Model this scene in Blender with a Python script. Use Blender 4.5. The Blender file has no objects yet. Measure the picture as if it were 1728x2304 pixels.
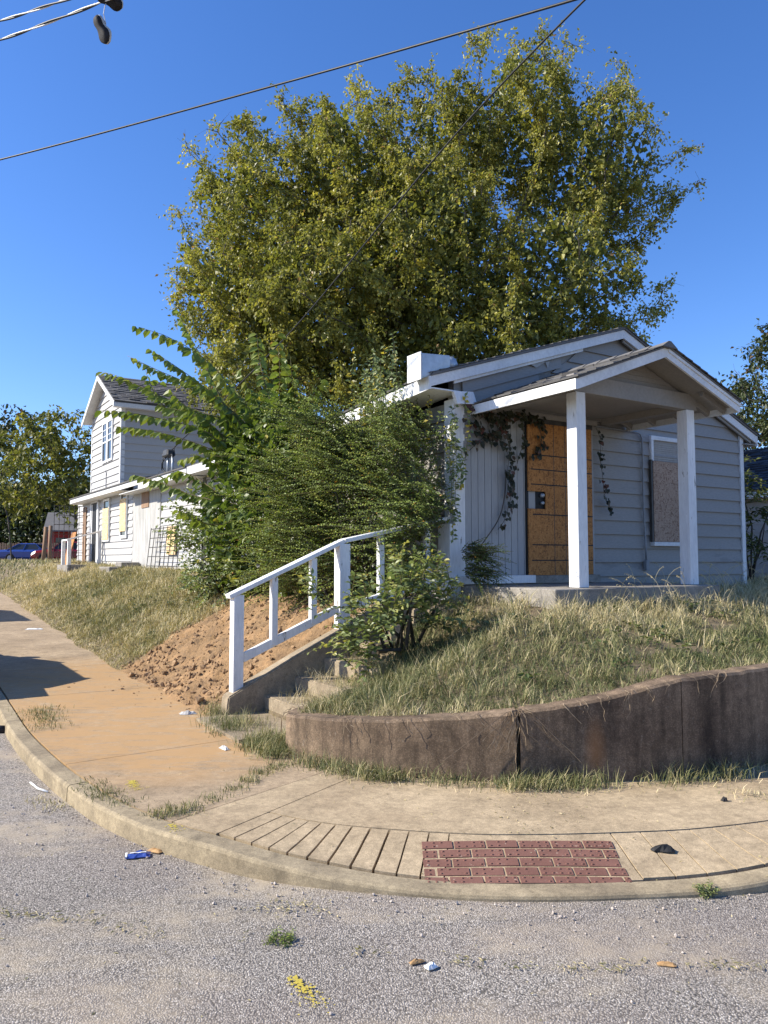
import bpy, bmesh, math, random
import numpy as np
from mathutils import Vector, Matrix, kdtree
R = math.radians
rng = np.random.default_rng(7)
random.seed(7)
S = bpy.context.scene
COL = S.collection
# ------------------------------------------------------------------ camera
cd = bpy.data.cameras.new('camera'); cam = bpy.data.objects.new('camera', cd); COL.objects.link(cam)
cd.sensor_fit = 'VERTICAL'; cd.sensor_height = 24.0; cd.lens = 24.0*1740/2304
cd.clip_start = .05; cd.clip_end = 3000
cam.location = (0, 0, 1.6); cam.rotation_euler = (R(90+3.486), 0, 0)
S.camera = cam
# ------------------------------------------------------------------ sky, sun, exposure
SUN_EL, SUN_FROM = 35.0, Vector((-1.0, -0.06, 0)).normalized()      # the sun stands to the left of the camera
w = bpy.data.worlds.new('World'); S.world = w; w.use_nodes = True
nt = w.node_tree; nt.nodes.clear()
sky = nt.nodes.new('ShaderNodeTexSky'); sky.sky_type = 'NISHITA'; sky.sun_disc = False
sky.sun_elevation = R(SUN_EL); sky.sun_rotation = math.atan2(SUN_FROM.x, SUN_FROM.y)
sky.altitude = 0; sky.air_density = 1.0; sky.dust_density = .25; sky.ozone_density = 3.0
hs = nt.nodes.new('ShaderNodeHueSaturation'); hs.inputs['Saturation'].default_value = 1.2
bg = nt.nodes.new('ShaderNodeBackground'); bg.inputs['Strength'].default_value = .095
ow = nt.nodes.new('ShaderNodeOutputWorld')
nt.links.new(sky.outputs[0], hs.inputs['Color']); wb = nt.nodes.new('ShaderNodeMix'); wb.data_type = 'RGBA'; wb.blend_type = 'MULTIPLY'; wb.inputs['Factor'].default_value = 1; wb.inputs['B'].default_value = (1.0, 1.04, 1.32, 1)
nt.links.new(hs.outputs[0], wb.inputs['A']); nt.links.new(wb.outputs['Result'], bg.inputs['Color']); nt.links.new(bg.outputs[0], ow.inputs['Surface'])
sd = bpy.data.lights.new('sun', 'SUN'); sd.energy = 5.0; sd.angle = R(.53); sd.color = (1, .93, .80)
sun = bpy.data.objects.new('sun', sd); COL.objects.link(sun)
sdir = Vector((SUN_FROM.x*math.cos(R(SUN_EL)), SUN_FROM.y*math.cos(R(SUN_EL)), math.sin(R(SUN_EL))))
sun.rotation_euler = sdir.to_track_quat('Z', 'Y').to_euler()
S.view_settings.view_transform = 'Standard'; S.view_settings.look = 'None'
S.view_settings.gamma = 1; S.view_settings.exposure = 0.85; S.view_settings.use_curve_mapping = False
S.cycles.max_bounces = 6; S.cycles.transparent_max_bounces = 4; S.cycles.use_denoising = True
# ------------------------------------------------------------------ frames and helpers
HA = math.atan2(.5387, .8425)                    # the houses and streets are turned 32.6 degrees
UU = np.array([math.cos(HA), math.sin(HA)]); VV = np.array([-math.sin(HA), math.cos(HA)])
C0 = np.array([.812, 8.825])                     # front left corner of the near house
def l2w(a, b): return C0[0]+a*UU[0]+b*VV[0], C0[1]+a*UU[1]+b*VV[1]
def w2l(x, y):
    dx, dy = x-C0[0], y-C0[1]
    return dx*UU[0]+dy*UU[1], dx*VV[0]+dy*VV[1]
def LW(a, b, z): x, y = l2w(a, b); return Vector((x, y, z))
def tag(o, label=None, cat=None, group=None, kind=None):
    if label: o['label'] = label
    if cat: o['category'] = cat
    if group: o['group'] = group
    if kind: o['kind'] = kind
    return o
def empty(name, loc=(0, 0, 0), rz=0.0, **k):
    o = bpy.data.objects.new(name, None); COL.objects.link(o); o.location = loc; o.rotation_euler = (0, 0, rz)
    o.empty_display_size = .2
    return tag(o, **k)
def hroot(name, **k): return empty(name, (C0[0], C0[1], 0), HA, **k)
def link(name, me, mat=None, parent=None, smooth=False):
    if mat is not None and not me.materials: me.materials.append(mat)
    if smooth: me.polygons.foreach_set('use_smooth', [True]*len(me.polygons))
    o = bpy.data.objects.new(name, me); COL.objects.link(o)
    if parent is not None: o.parent = parent
    return o
class MB:
    def __init__(s): s.v = []; s.f = []
    def add(s, vs, fs):
        n = len(s.v); s.v += [tuple(p) for p in vs]; s.f += [tuple(i+n for i in f) for f in fs]; return s
    def hexa(s, p):          # p: 4 bottom (ccw from above) + 4 top
        return s.add(p, [(3, 2, 1, 0), (4, 5, 6, 7), (0, 1, 5, 4), (1, 2, 6, 5), (2, 3, 7, 6), (3, 0, 4, 7)])
    def box(s, x0, x1, y0, y1, z0, z1):
        return s.hexa([(x0, y0, z0), (x1, y0, z0), (x1, y1, z0), (x0, y1, z0), (x0, y0, z1), (x1, y0, z1), (x1, y1, z1), (x0, y1, z1)])
    def beam(s, p, q, wd, ht, up=(0, 0, 1)):
        p, q = Vector(p), Vector(q); d = (q-p).normalized(); side = d.cross(Vector(up)).normalized(); u2 = side.cross(d)
        c = []
        for e in (p, q):
            for sx, sz in ((-1, -1), (1, -1), (1, 1), (-1, 1)): c.append(e+side*sx*wd/2+u2*sz*ht/2)
        return s.add(c, [(0, 1, 2, 3), (7, 6, 5, 4), (0, 4, 5, 1), (1, 5, 6, 2), (2, 6, 7, 3), (3, 7, 4, 0)])
    def tube(s, pts, r, n=6, caps=True):
        pts = [Vector(p) for p in pts]; m = len(pts)
        rs = r if hasattr(r, '__len__') else [r]*m
        base = len(s.v); ref = None
        for i, p in enumerate(pts):
            d = (pts[min(i+1, m-1)]-pts[max(i-1, 0)]).normalized()
            if ref is None:
                ref = Vector((0, 0, 1)) if abs(d.z) < .9 else Vector((1, 0, 0))
            x = d.cross(ref).normalized(); y = d.cross(x); ref = -y if False else ref
            for k in range(n):
                t = 2*math.pi*k/n; s.v.append(tuple(p+x*math.cos(t)*rs[i]+y*math.sin(t)*rs[i]))
        for i in range(m-1):
            for k in range(n):
                a = base+i*n+k; b = base+i*n+(k+1) % n
                s.f.append((a, b, b+n, a+n))
        if caps:
            s.f.append(tuple(base+k for k in range(n))[::-1]); s.f.append(tuple(base+(m-1)*n+k for k in range(n)))
        return s
    def extrude(s, poly, off):   # planar polygon swept by a vector
        n = len(poly); off = Vector(off); A = [Vector(p) for p in poly]
        return s.add(A+[p+off for p in A], [tuple(range(n))[::-1], tuple(range(n, 2*n))]+[(i, (i+1) % n, n+(i+1) % n, n+i) for i in range(n)])
    def mesh(s, name, fix=True):
        me = bpy.data.meshes.new(name); me.from_pydata(s.v, [], s.f); me.update()
        if fix:
            bm = bmesh.new(); bm.from_mesh(me); bmesh.ops.recalc_face_normals(bm, faces=bm.faces); bm.to_mesh(me); bm.free()
        return me
    def build(s, name, mat, parent=None, smooth=False, bevel=0.0, seg=1):
        me = s.mesh(name)
        if bevel > 0:
            bm = bmesh.new(); bm.from_mesh(me)
            bmesh.ops.bevel(bm, geom=[e for e in bm.edges if e.is_manifold], offset=bevel, segments=seg, affect='EDGES', clamp_overlap=True)
            bm.to_mesh(me); bm.free()
        return link(name, me, mat, parent, smooth)
def npmesh(name, verts, faces, tint=None, extra=None):
    """fast mesh from numpy; faces is a list of (n,k) index arrays"""
    me = bpy.data.meshes.new(name); verts = np.asarray(verts, np.float32)
    me.vertices.add(len(verts)); me.vertices.foreach_set('co', verts.ravel())
    idx = np.concatenate([f.ravel() for f in faces]).astype(np.int32)
    tot = np.concatenate([np.full(len(f), f.shape[1], np.int32) for f in faces])
    st = np.concatenate([[0], np.cumsum(tot)[:-1]]).astype(np.int32)
    me.loops.add(len(idx)); me.loops.foreach_set('vertex_index', idx)
    me.polygons.add(len(tot)); me.polygons.foreach_set('loop_start', st); me.polygons.foreach_set('loop_total', tot)
    me.update(calc_edges=True)
    if tint is not None:
        at = me.attributes.new('tint', 'FLOAT', 'POINT'); at.data.foreach_set('value', np.asarray(tint, np.float32))
    for k, v in (extra or {}).items():
        at = me.attributes.new(k, 'FLOAT', 'POINT'); at.data.foreach_set('value', np.asarray(v, np.float32))
    me.validate()
    me.polygons.foreach_set('use_smooth', np.zeros(len(me.polygons), bool))
    return me
def sm(x, a, b):
    t = np.clip((np.asarray(x, float)-a)/(b-a), 0, 1); return t*t*(3-2*t)
def wob(x, y, s=1.0, seed=0):
    r = np.random.default_rng(seed); o = 0
    for k in range(5):
        an = r.uniform(0, 6.28); fr = s*(1.0+.7*k)*r.uniform(.8, 1.2); ph = r.uniform(0, 6.28, 2)
        o = o+np.sin((x*np.cos(an)+y*np.sin(an))*fr+ph[0])*np.cos((-x*np.sin(an)+y*np.cos(an))*fr*.83+ph[1])/(1+.6*k)
    return o/2.0
# ------------------------------------------------------------------ materials
class NT:
    def __init__(s, name):
        s.m = bpy.data.materials.new(name); s.m.use_nodes = True; s.t = s.m.node_tree
        s.b = s.t.nodes['Principled BSDF']; s.out = s.t.nodes['Material Output']
        s.b.inputs['Specular IOR Level'].default_value = .3
    def n(s, ty, **k):
        nd = s.t.nodes.new('ShaderNode'+ty)
        for a, v in k.items(): setattr(nd, a, v)
        return nd
    def l(s, a, b): s.t.links.new(a, b)
    def co(s, kind='Object', scale=(1, 1, 1), rot=(0, 0, 0)):
        if kind == 'World': o = s.n('NewGeometry').outputs['Position']
        else: o = s.n('TexCoord').outputs[kind]
        mp = s.n('Mapping'); mp.inputs['Scale'].default_value = scale; mp.inputs['Rotation'].default_value = rot
        s.l(o, mp.inputs['Vector']); return mp.outputs[0]
    def noise(s, v, sc, det=4, rough=.55, dist=0.0):
        nd = s.n('TexNoise'); nd.inputs['Scale'].default_value = sc; nd.inputs['Detail'].default_value = det
        nd.inputs['Roughness'].default_value = rough; nd.inputs['Distortion'].default_value = dist
        s.l(v, nd.inputs['Vector']); return nd.outputs['Fac']
    def vor(s, v, sc, feat='F1', out='Distance', rnd=1.0):
        nd = s.n('TexVoronoi', feature=feat); nd.inputs['Scale'].default_value = sc; nd.inputs['Randomness'].default_value = rnd
        s.l(v, nd.inputs['Vector']); return nd.outputs[out]
    def ramp(s, f, stops, interp='LINEAR'):
        nd = s.n('ValToRGB'); cr = nd.color_ramp; cr.interpolation = interp
        while len(cr.elements) < len(stops): cr.elements.new(.5)
        for e, (p, c) in zip(cr.elements, stops):
            e.position = p; e.color = (c, c, c, 1) if not hasattr(c, '__len__') else (*c, 1)
        s.l(f, nd.inputs[0]); return nd.outputs[0]
    def mix(s, f, a, b, mode='MIX'):
        nd = s.n('Mix', data_type='RGBA', blend_type=mode); nd.clamp_result = False
        for sock, v in ((nd.inputs['Factor'], f), (nd.inputs['A'], a), (nd.inputs['B'], b)):
            if hasattr(v, 'default_value') or hasattr(v, 'is_linked'): s.l(v, sock)
            elif hasattr(v, '__len__'): sock.default_value = (*v, 1) if len(v) == 3 else v
            else: sock.default_value = v
        return nd.outputs['Result']
    def math(s, op, a, b=0.0, c=None):
        nd = s.n('Math', operation=op)
        for i, v in enumerate((a, b, c)):
            if v is None: continue
            if hasattr(v, 'is_linked'): s.l(v, nd.inputs[i])
            else: nd.inputs[i].default_value = v
        return nd.outputs[0]
    def bump(s, h, st=.3, d=.01, prev=None):
        nd = s.n('Bump'); nd.inputs['Strength'].default_value = st; nd.inputs['Distance'].default_value = d
        s.l(h, nd.inputs['Height'])
        if prev is not None: s.l(prev, nd.inputs['Normal'])
        return nd.outputs[0]
    def done(s, col, rough=.8, normal=None):
        if hasattr(col, 'is_linked'): s.l(col, s.b.inputs['Base Color'])
        else: s.b.inputs['Base Color'].default_value = (*col, 1)
        if hasattr(rough, 'is_linked'): s.l(rough, s.b.inputs['Roughness'])
        else: s.b.inputs['Roughness'].default_value = rough
        if normal is not None: s.l(normal, s.b.inputs['Normal'])
        return s.m
def surf(name, c1, c2, sc=2.0, rough=.75, bump=.15, bsc=60, stretch=(1, 1, 1), co='Object', spots=None, spec=None, bd=.004):
    k = NT(name); v = k.co(co, stretch)
    col = k.ramp(k.noise(v, sc, 5, .6), [(.3, c1), (.7, c2)])
    fine = k.noise(v, bsc, 4, .6)
    col = k.mix(.35, col, k.ramp(fine, [(.3, .75), (.7, 1.25)]), 'MULTIPLY')
    if spots:
        m = k.ramp(k.noise(v, spots[1], 6, .7), [(spots[2], 0.0), (spots[2]+.04, 1.0)])
        col = k.mix(m, col, spots[0])
    if spec is not None: k.b.inputs['Specular IOR Level'].default_value = spec
    return k.done(col, rough, k.bump(fine, bump, bd))
def leafmat(name, stops, rough=.5, trans=.3, spec=.35):
    k = NT(name); at = k.n('Attribute'); at.attribute_name = 'tint'
    col = k.ramp(at.outputs['Fac'], stops)
    k.done(col, rough); k.b.inputs['Specular IOR Level'].default_value = spec
    tr = k.n('BsdfTranslucent'); k.l(k.mix(.6, col, (1.15, 1.2, .35), 'MULTIPLY'), tr.inputs['Color'])
    mx = k.n('MixShader'); mx.inputs[0].default_value = trans
    k.l(k.b.outputs[0], mx.inputs[1]); k.l(tr.outputs[0], mx.inputs[2]); k.l(mx.outputs[0], k.out.inputs['Surface'])
    return k.m
M = {}
def mk_asphalt():
    k = NT('asphalt'); v = k.co('World')
    d1 = k.vor(v, 135); c1 = k.n('TexVoronoi'); c1.inputs['Scale'].default_value = 135; k.l(v, c1.inputs['Vector'])
    sep = k.n('SeparateColor'); k.l(c1.outputs['Color'], sep.inputs[0])
    st = k.ramp(sep.outputs[0], [(0, (.155, .138, .12)), (.25, (.305, .27, .232)), (.85, (.385, .345, .298)), (1, (.60, .545, .48))])
    gap = k.ramp(d1, [(.40, 1.0), (.75, .30)])
    col = k.mix(1.0, st, gap, 'MULTIPLY')
    dust = k.ramp(k.noise(k.co('World', (1, 2.2, 1)), .8, 6, .66, .4), [(.46, 0.0), (.62, 1.0)])
    dust = k.math('MULTIPLY', dust, k.ramp(k.noise(v, 9, 4), [(.35, .25), (.65, .8)]))
    col = k.mix(dust, col, (.38, .315, .225))
    col = k.mix(.55, col, k.ramp(k.noise(v, .45, 4), [(.35, .80), (.65, 1.2)]), 'MULTIPLY')
    patch = k.ramp(k.noise(v, .28, 5, .6, .5), [(.47, 0.0), (.53, 1.0)])
    col = k.mix(k.math('MULTIPLY', patch, .22), col, (.25, .2, .17))
    h = k.mix(dust, k.ramp(d1, [(.2, 1.0), (.6, 0.0)]), (.7, .7, .7))
    return k.done(col, .9, k.bump(h, .55, .006))
M['asphalt'] = mk_asphalt()
def mk_concrete(name, base, dark, dirt=None, dpts=(), grain=220, stain=.5):
    k = NT(name); v = k.co('World')
    col = k.ramp(k.noise(v, 1.6, 6, .65), [(.3, dark), (.62, base)])
    sp = k.vor(v, grain)
    col = k.mix(.8, col, k.ramp(sp, [(.1, 1.3), (.55, .72)]), 'MULTIPLY')
    pit = k.vor(v, grain*.33)
    col = k.mix(.5, col, k.ramp(pit, [(.08, .45), (.16, 1.0)]), 'MULTIPLY')
    col = k.mix(.6, col, k.ramp(k.noise(v, 7, 6, .7), [(.3, .68), (.7, 1.26)]), 'MULTIPLY')
    col = k.mix(.5, col, k.ramp(k.noise(v, 60, 4, .7), [(.3, .72), (.7, 1.25)]), 'MULTIPLY')
    col = k.mix(.75, col, k.ramp(k.noise(v, 21, 5, .75), [(.3, .66), (.5, 1.0), (.72, 1.3)]), 'MULTIPLY')
    blot = k.ramp(k.noise(v, 3.1, 7, .75, .6), [(.56, 0.0), (.74, 1.0)])
    col = k.mix(k.math('MULTIPLY', blot, stain), col, tuple(c*.55 for c in dark))
    if dirt:
        tot = None
        for (x, y, r) in dpts:
            pos = k.n('NewGeometry').outputs['Position']; dn = k.n('VectorMath', operation='DISTANCE'); dn.inputs[1].default_value = (x, y, .15)
            k.l(pos, dn.inputs[0]); q = k.ramp(k.math('DIVIDE', dn.outputs['Value'], r), [(.25, 1.0), (1.0, 0.0)])
            tot = q if tot is None else k.math('MAXIMUM', tot, q)
        m = k.math('MULTIPLY', tot, k.ramp(k.noise(k.co('World', (1, 3.2, 1), (0, 0, .3)), 2.2, 8, .75, 1.2), [(.36, .05), (.56, 1.0)]))
        col = k.mix(k.math('MINIMUM', k.math('MULTIPLY', m, 1.2), .9), col, dirt)
    h = k.noise(v, 150, 5, .7)
    return k.done(col, .9, k.bump(h, .35, .004, k.bump(k.noise(v, 14, 4), .15, .01)))
M['walk'] = mk_concrete('sidewalk_concrete', (.43, .325, .21), (.29, .215, .135), (.40, .245, .11), ((-2.6, 8.1, 2.4), (-2.2, 6.6, 1.7), (-1.6, 6.0, 1.0), (-3.6, 9.8, 2.0)))
M['apron'] = mk_concrete('ramp_concrete', (.49, .38, .24), (.35, .265, .165), stain=.65)
M['kerb'] = mk_concrete('kerb_concrete', (.41, .33, .21), (.22, .175, .115), stain=.95)
M['wall_c'] = mk_concrete('retaining_concrete', (.26, .185, .12), (.10, .068, .045), grain=90, stain=.85)
def streak():
    m = M['wall_c']; k = NT('tmp'); t = m.node_tree
    k.t = t; k.m = m; k.b = t.nodes['Principled BSDF']
    old = k.b.inputs['Base Color'].links[0].from_socket
    v = k.co('World', (1, 1, .12)); f = k.ramp(k.noise(v, 9, 5, .65), [(.35, .55), (.6, 1.15)])
    c = k.mix(.9, old, f, 'MULTIPLY')
    li = k.ramp(k.noise(k.co('World', (1, 1, .8)), 26, 5, .7), [(.62, 0.0), (.7, .55)])
    c = k.mix(li, c, (.26, .22, .17))
    pos = k.n('NewGeometry').outputs['Position']; dn = k.n('VectorMath', operation='DISTANCE'); mp = k.n('Mapping'); mp.inputs['Scale'].default_value = (1, 1, .33); k.l(pos, mp.inputs['Vector']); k.l(mp.outputs[0], dn.inputs[0]); dn.inputs[1].default_value = (1.42, 5.22, .10)
    c = k.mix(k.math('MULTIPLY', k.ramp(dn.outputs['Value'], [(.02, 1.0), (.10, 0.0)]), .7), c, (.30, .13, .04))
    k.l(c, k.b.inputs['Base Color'])
streak()
M['step_c'] = mk_concrete('step_concrete', (.36, .29, .20), (.25, .195, .13), stain=.6)
M['slab_c'] = mk_concrete('porch_concrete', (.34, .31, .27), (.22, .2, .17), stain=.5)
M['white'] = surf('white_paint', (.66, .66, .65), (.80, .80, .79), 2.5, .55, .12, 50, (1, 1, .25), spots=((.42, .38, .33), 9, .66))
M['whitew'] = surf('worn_white_paint', (.64, .64, .64), (.80, .80, .79), 4, .6, .3, 45, (1, 1, .2), spots=((.26, .23, .20), 16, .635))
M['trim'] = surf('trim_white', (.58, .58, .57), (.76, .76, .75), 2.2, .6, .12, 30, spots=((.35, .33, .30), 8, .665))
M['siding'] = surf('grey_siding', (.255, .243, .225), (.295, .28, .262), .8, .6, .14, 70, (.25, 1, 1), spots=((.225, .215, .205), 1.7, .60))
M['siding2'] = surf('pale_siding', (.40, .39, .38), (.47, .46, .445), .9, .6, .1, 60, (.5, .25, 1), spots=((.30, .28, .26), 3, .72))
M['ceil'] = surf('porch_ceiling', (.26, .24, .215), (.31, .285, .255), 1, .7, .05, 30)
M['t111'] = surf('grooved_siding', (.31, .31, .31), (.37, .37, .365), 1, .65, .12, 40, (2, 2, .2))
M['beige'] = surf('beige_siding', (.36, .33, .28), (.42, .385, .33), 1, .65, .1, 40)
M['cement'] = surf('bare_cement_board', (.30, .295, .28), (.50, .49, .47), 2.5, .85, .2, 40, (1, 3, .5))
M['black'] = NT('black_void').done((.012, .012, .013), .6)
M['dmetal'] = surf('dark_metal', (.03, .03, .03), (.07, .065, .06), 8, .5, .1, 50)
M['galv'] = surf('galvanised', (.32, .35, .38), (.46, .49, .52), 4, .35, .1, 20, spots=((.25, .2, .16), 9, .72))
M['galv'].node_tree.nodes['Principled BSDF'].inputs['Metallic'].default_value = .35
M['cond'] = surf('conduit_paint', (.19, .2, .215), (.26, .27, .285), 3, .5, .1, 30)
M['wood'] = surf('bare_wood', (.20, .12, .075), (.34, .22, .14), 3, .8, .3, 30, (6, 6, .6))
def mk_osb(name, a, b, c, dens=26):
    k = NT(name); v0 = k.co('Object')
    nv = k.n('TexNoise'); nv.inputs['Scale'].default_value = 9; k.l(v0, nv.inputs['Vector'])
    cols = []
    for i, (sx, sz) in enumerate(((2.6, 1.0), (1.0, 2.2), (1.7, 1.4))):
        mp = k.n('Mapping'); mp.inputs['Scale'].default_value = (sx, 1.0, sz); mp.inputs['Rotation'].default_value = (0, .4+1.1*i, 0)
        ad = k.mix(.06, v0, nv.outputs['Color']); k.l(ad, mp.inputs['Vector'])
        vo = k.n('TexVoronoi'); vo.inputs['Scale'].default_value = dens*(1+.3*i); k.l(mp.outputs[0], vo.inputs['Vector'])
        se = k.n('SeparateColor'); k.l(vo.outputs['Color'], se.inputs[0]); cols.append((se.outputs[0], se.outputs[1], vo.outputs['Distance']))
    f = k.mix(k.ramp(cols[2][1], [(.45, 0.0), (.55, 1.0)]), cols[0][0], cols[1][0])
    col = k.ramp(f, [(.0, a), (.03, a), (.3, b), (1, c)])
    col = k.mix(.4, col, k.ramp(k.noise(v0, 2.0, 4), [(.3, .8), (.7, 1.2)]), 'MULTIPLY')
    return k.done(col, .75, k.bump(f, .35, .004))
M['osb'] = mk_osb('osb_gold', (.19, .08, .026), (.37, .155, .042), (.47, .215, .065))
M['osb_pale'] = mk_osb('osb_pale', (.45, .28, .11), (.66, .47, .24), (.78, .60, .36), 20)
M['osb_grey'] = mk_osb('osb_weathered', (.19, .115, .075), (.33, .22, .15), (.43, .31, .225))
def mk_shingle(name, a, b):
    k = NT(name); oi = k.n('ObjectInfo'); v = k.co('Object')
    col = k.ramp(oi.outputs['Random'], [(0, a), (1, b)])
    g = k.noise(v, 180, 3, .7)
    col = k.mix(.7, col, k.ramp(g, [(.3, .55), (.7, 1.45)]), 'MULTIPLY')
    col = k.mix(.5, col, k.ramp(k.noise(v, 2.5, 4), [(.3, .75), (.7, 1.25)]), 'MULTIPLY')
    return k.done(col, .95, k.bump(g, .5, .004))
M['shingle'] = mk_shingle('asphalt_shingle', (.075, .072, .072), (.15, .145, .14))
M['shingle_d'] = mk_shingle('dark_shingle', (.03, .03, .036), (.075, .075, .085))
M['brick'] = surf('detectable_brick', (.145, .068, .05), (.205, .10, .076), 5, .9, .35, 70, co='World', spots=((.36, .28, .21), 30, .63))
M['soil'] = surf('topsoil', (.13, .095, .06), (.22, .165, .10), 3, .95, .6, 45, co='World')
M['clod'] = surf('soil_clods', (.20, .125, .068), (.36, .235, .13), 6, .95, .5, 60, co='World')
def mk_lot():
    k = NT('lot_soil'); v = k.co('World'); at = k.n('Attribute'); at.attribute_name = 'dirt'
    g = k.ramp(k.noise(v, 6, 5, .7), [(.3, (.12, .09, .055)), (.7, (.25, .195, .12))])
    d = k.ramp(k.noise(v, 3.5, 6, .7, .4), [(.25, (.13, .08, .045)), (.45, (.26, .165, .085)), (.6, (.34, .205, .10)), (.78, (.48, .32, .165))])
    d = k.mix(.6, d, k.ramp(k.noise(v, 28, 5, .7), [(.3, .65), (.7, 1.3)]), 'MULTIPLY')
    col = k.mix(at.outputs['Fac'], g, d)
    h = k.noise(v, 22, 6, .72)
    return k.done(col, .95, k.bump(h, .9, .035))
M['lot'] = mk_lot()
M['bark'] = surf('bark', (.045, .038, .032), (.11, .095, .08), 6, .9, .6, 25, (3, 3, .6))
M['stem'] = surf('green_stem', (.10, .09, .04), (.16, .13, .06), 6, .7, .1, 40)
M['far_ground'] = surf('dry_ground', (.12, .10, .055), (.22, .18, .10), .15, .95, .3, 3, co='World')
M['L_tree'] = leafmat('tree_leaf', [(0, (.09, .11, .03)), (.3, (.20, .205, .05)), (.6, (.37, .345, .08)), (.85, (.57, .50, .12)), (1, (.30, .19, .08))], .45, .42)
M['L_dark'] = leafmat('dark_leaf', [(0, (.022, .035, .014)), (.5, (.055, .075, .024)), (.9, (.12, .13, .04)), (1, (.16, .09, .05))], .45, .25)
M['L_back'] = leafmat('back_leaf', [(0, (.06, .08, .02)), (.5, (.15, .16, .035)), (1, (.36, .31, .06))], .5, .4)
M['L_arch'] = leafmat('arching_leaf', [(0, (.06, .10, .022)), (.5, (.115, .165, .032)), (.9, (.22, .265, .05)), (1, (.36, .32, .05))], .42, .38)
M['L_priv'] = leafmat('privet_leaf', [(0, (.06, .09, .028)), (.5, (.155, .205, .055)), (.85, (.27, .335, .075)), (.95, (.34, .40, .085)), (1, (.40, .20, .04))], .5, .3, .25)
M['L_front'] = leafmat('oval_leaf', [(0, (.08, .115, .045)), (.6, (.19, .235, .09)), (.93, (.32, .35, .13)), (1, (.48, .38, .05))], .42, .38, .5)
M['L_vine'] = leafmat('vine_leaf', [(0, (.018, .022, .013)), (.6, (.04, .045, .02)), (.9, (.09, .05, .03)), (1, (.13, .04, .03))], .5, .2)
M['L_sap'] = leafmat('sapling_leaf', [(0, (.03, .05, .015)), (.5, (.08, .11, .03)), (1, (.22, .22, .05))], .45, .3)
M['grass'] = leafmat('grass_blade', [(0, (.065, .085, .032)), (.3, (.145, .16, .065)), (.55, (.29, .265, .13)), (.8, (.47, .40, .22)), (1, (.62, .52, .33))], .65, .15, .2)
# ================================================================== SETTING
def rise(b): return .028*np.clip(np.asarray(b, float)-3, 0, 44)
def grid(av, bv, zf, mask=None):
    A, B = np.meshgrid(av, bv); Z = zf(A, B); X, Y = l2w(A, B)
    V_ = np.stack([X, Y, Z], -1).reshape(-1, 3); na, nb = len(av), len(bv)
    i = (np.arange(nb-1)[:, None]*na+np.arange(na-1)[None]).ravel()
    F = np.stack([i, i+1, i+1+na, i+na], -1)
    if mask is not None:
        mk = mask(A, B).ravel(); F = F[mk[F].any(1)]
    return V_, F, A.ravel(), B.ravel()
V_, F, _, _ = grid(np.linspace(-600, 600, 61), np.linspace(-300, 900, 61), lambda a, b: rise(b)-.06)
tag(link('ground', npmesh('ground', V_, [F]), M['far_ground']), kind='structure')
av = np.concatenate([np.arange(-15, -5.5, .5), np.arange(-5.5, 2, .12), np.arange(2, 40, 1.0)]); bv = np.concatenate([np.arange(-16, -9, .5), np.arange(-9, 3, .12), np.arange(3, 80, 1.5)])
V_, F, _, _ = grid(av, bv, lambda a, b: rise(b)+.008*wob(a, b, 1.3, 3)*sm(np.abs(b+2)+np.abs(a+4), 0, 3))
tag(link('street', npmesh('street', V_, [F]), M['asphalt'], smooth=True), kind='structure')
# ---- kerb line in the houses' frame (along the left street, round the corner, along the near street)
KP = np.array([(-4.45, 60), (-4.45, 30), (-4.45, 12), (-4.44, 6), (-4.44, 3.2), (-4.47, 1.8), (-4.5, .4), (-4.47, -.6), (-4.42, -1.3), (-4.33, -2.0), (-4.2, -2.52), (-4.06, -2.87), (-3.83, -3.31), (-3.513, -3.685), (-3.08, -4.082), (-2.722, -4.322), (-2.334, -4.537), (-1.828, -4.774), (-1.15, -4.97), (-.3, -5.09), (1, -5.14), (4, -5.15), (12, -5.15), (32, -5.15)])
def catmull(P, step):
    P = np.asarray(P, float); out = []
    for i in range(len(P)-1):
        p0, p1, p2, p3 = P[max(i-1, 0)], P[i], P[i+1], P[min(i+2, len(P)-1)]
        n = max(2, int(np.linalg.norm(p2-p1)/step))
        for t in np.arange(n)/n:
            m1, m2 = (p2-p0)/2, (p3-p1)/2
            l1, l2, l = np.linalg.norm(p1-p0)+1e-6, np.linalg.norm(p3-p2)+1e-6, np.linalg.norm(p2-p1)
            m1 = m1*min(1, 2*l/(l+l1))if i > 0 else p2-p1
            m2 = m2*min(1, 2*l/(l+l2))if i < len(P)-2 else p2-p1
            out.append((2*t**3-3*t**2+1)*p1+(t**3-2*t**2+t)*m1+(-2*t**3+3*t**2)*p2+(t**3-t**2)*m2)
    out.append(P[-1]); return np.array(out)
KC = catmull(KP, .03)
seg = np.linalg.norm(np.diff(KC, axis=0), axis=1); KS = np.concatenate([[0], np.cumsum(seg)])
def kc(s): return np.stack([np.interp(s, KS, KC[:, 0]), np.interp(s, KS, KC[:, 1])], -1)
def kn(s):
    t = kc(s+.06)-kc(s-.06); t /= np.linalg.norm(t, axis=-1, keepdims=True); return np.stack([-t[..., 1], t[..., 0]], -1)
def kpt(s, d): return kc(s)+kn(s)*np.asarray(d)[..., None]
def ks_of(a, b):
    return KS[np.argmin((KC[:, 0]-a)**2+(KC[:, 1]-b)**2)]
sR0, sR1, sR2, sR3 = ks_of(-4.03, -2.95), ks_of(-3.2, -3.98), ks_of(-2.33, -4.54), ks_of(-.9, -5.0)
def ramp_f(s): return sm(s, sR0, sR1)*(1-sm(s, sR2, sR3))
def walk_z(s, d):
    r = ramp_f(s); return .11-.08*r*(1-sm(d, .10, .62))+.012*np.maximum(0, d-.6)*0+rise(kpt(s, d)[..., 1])
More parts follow.
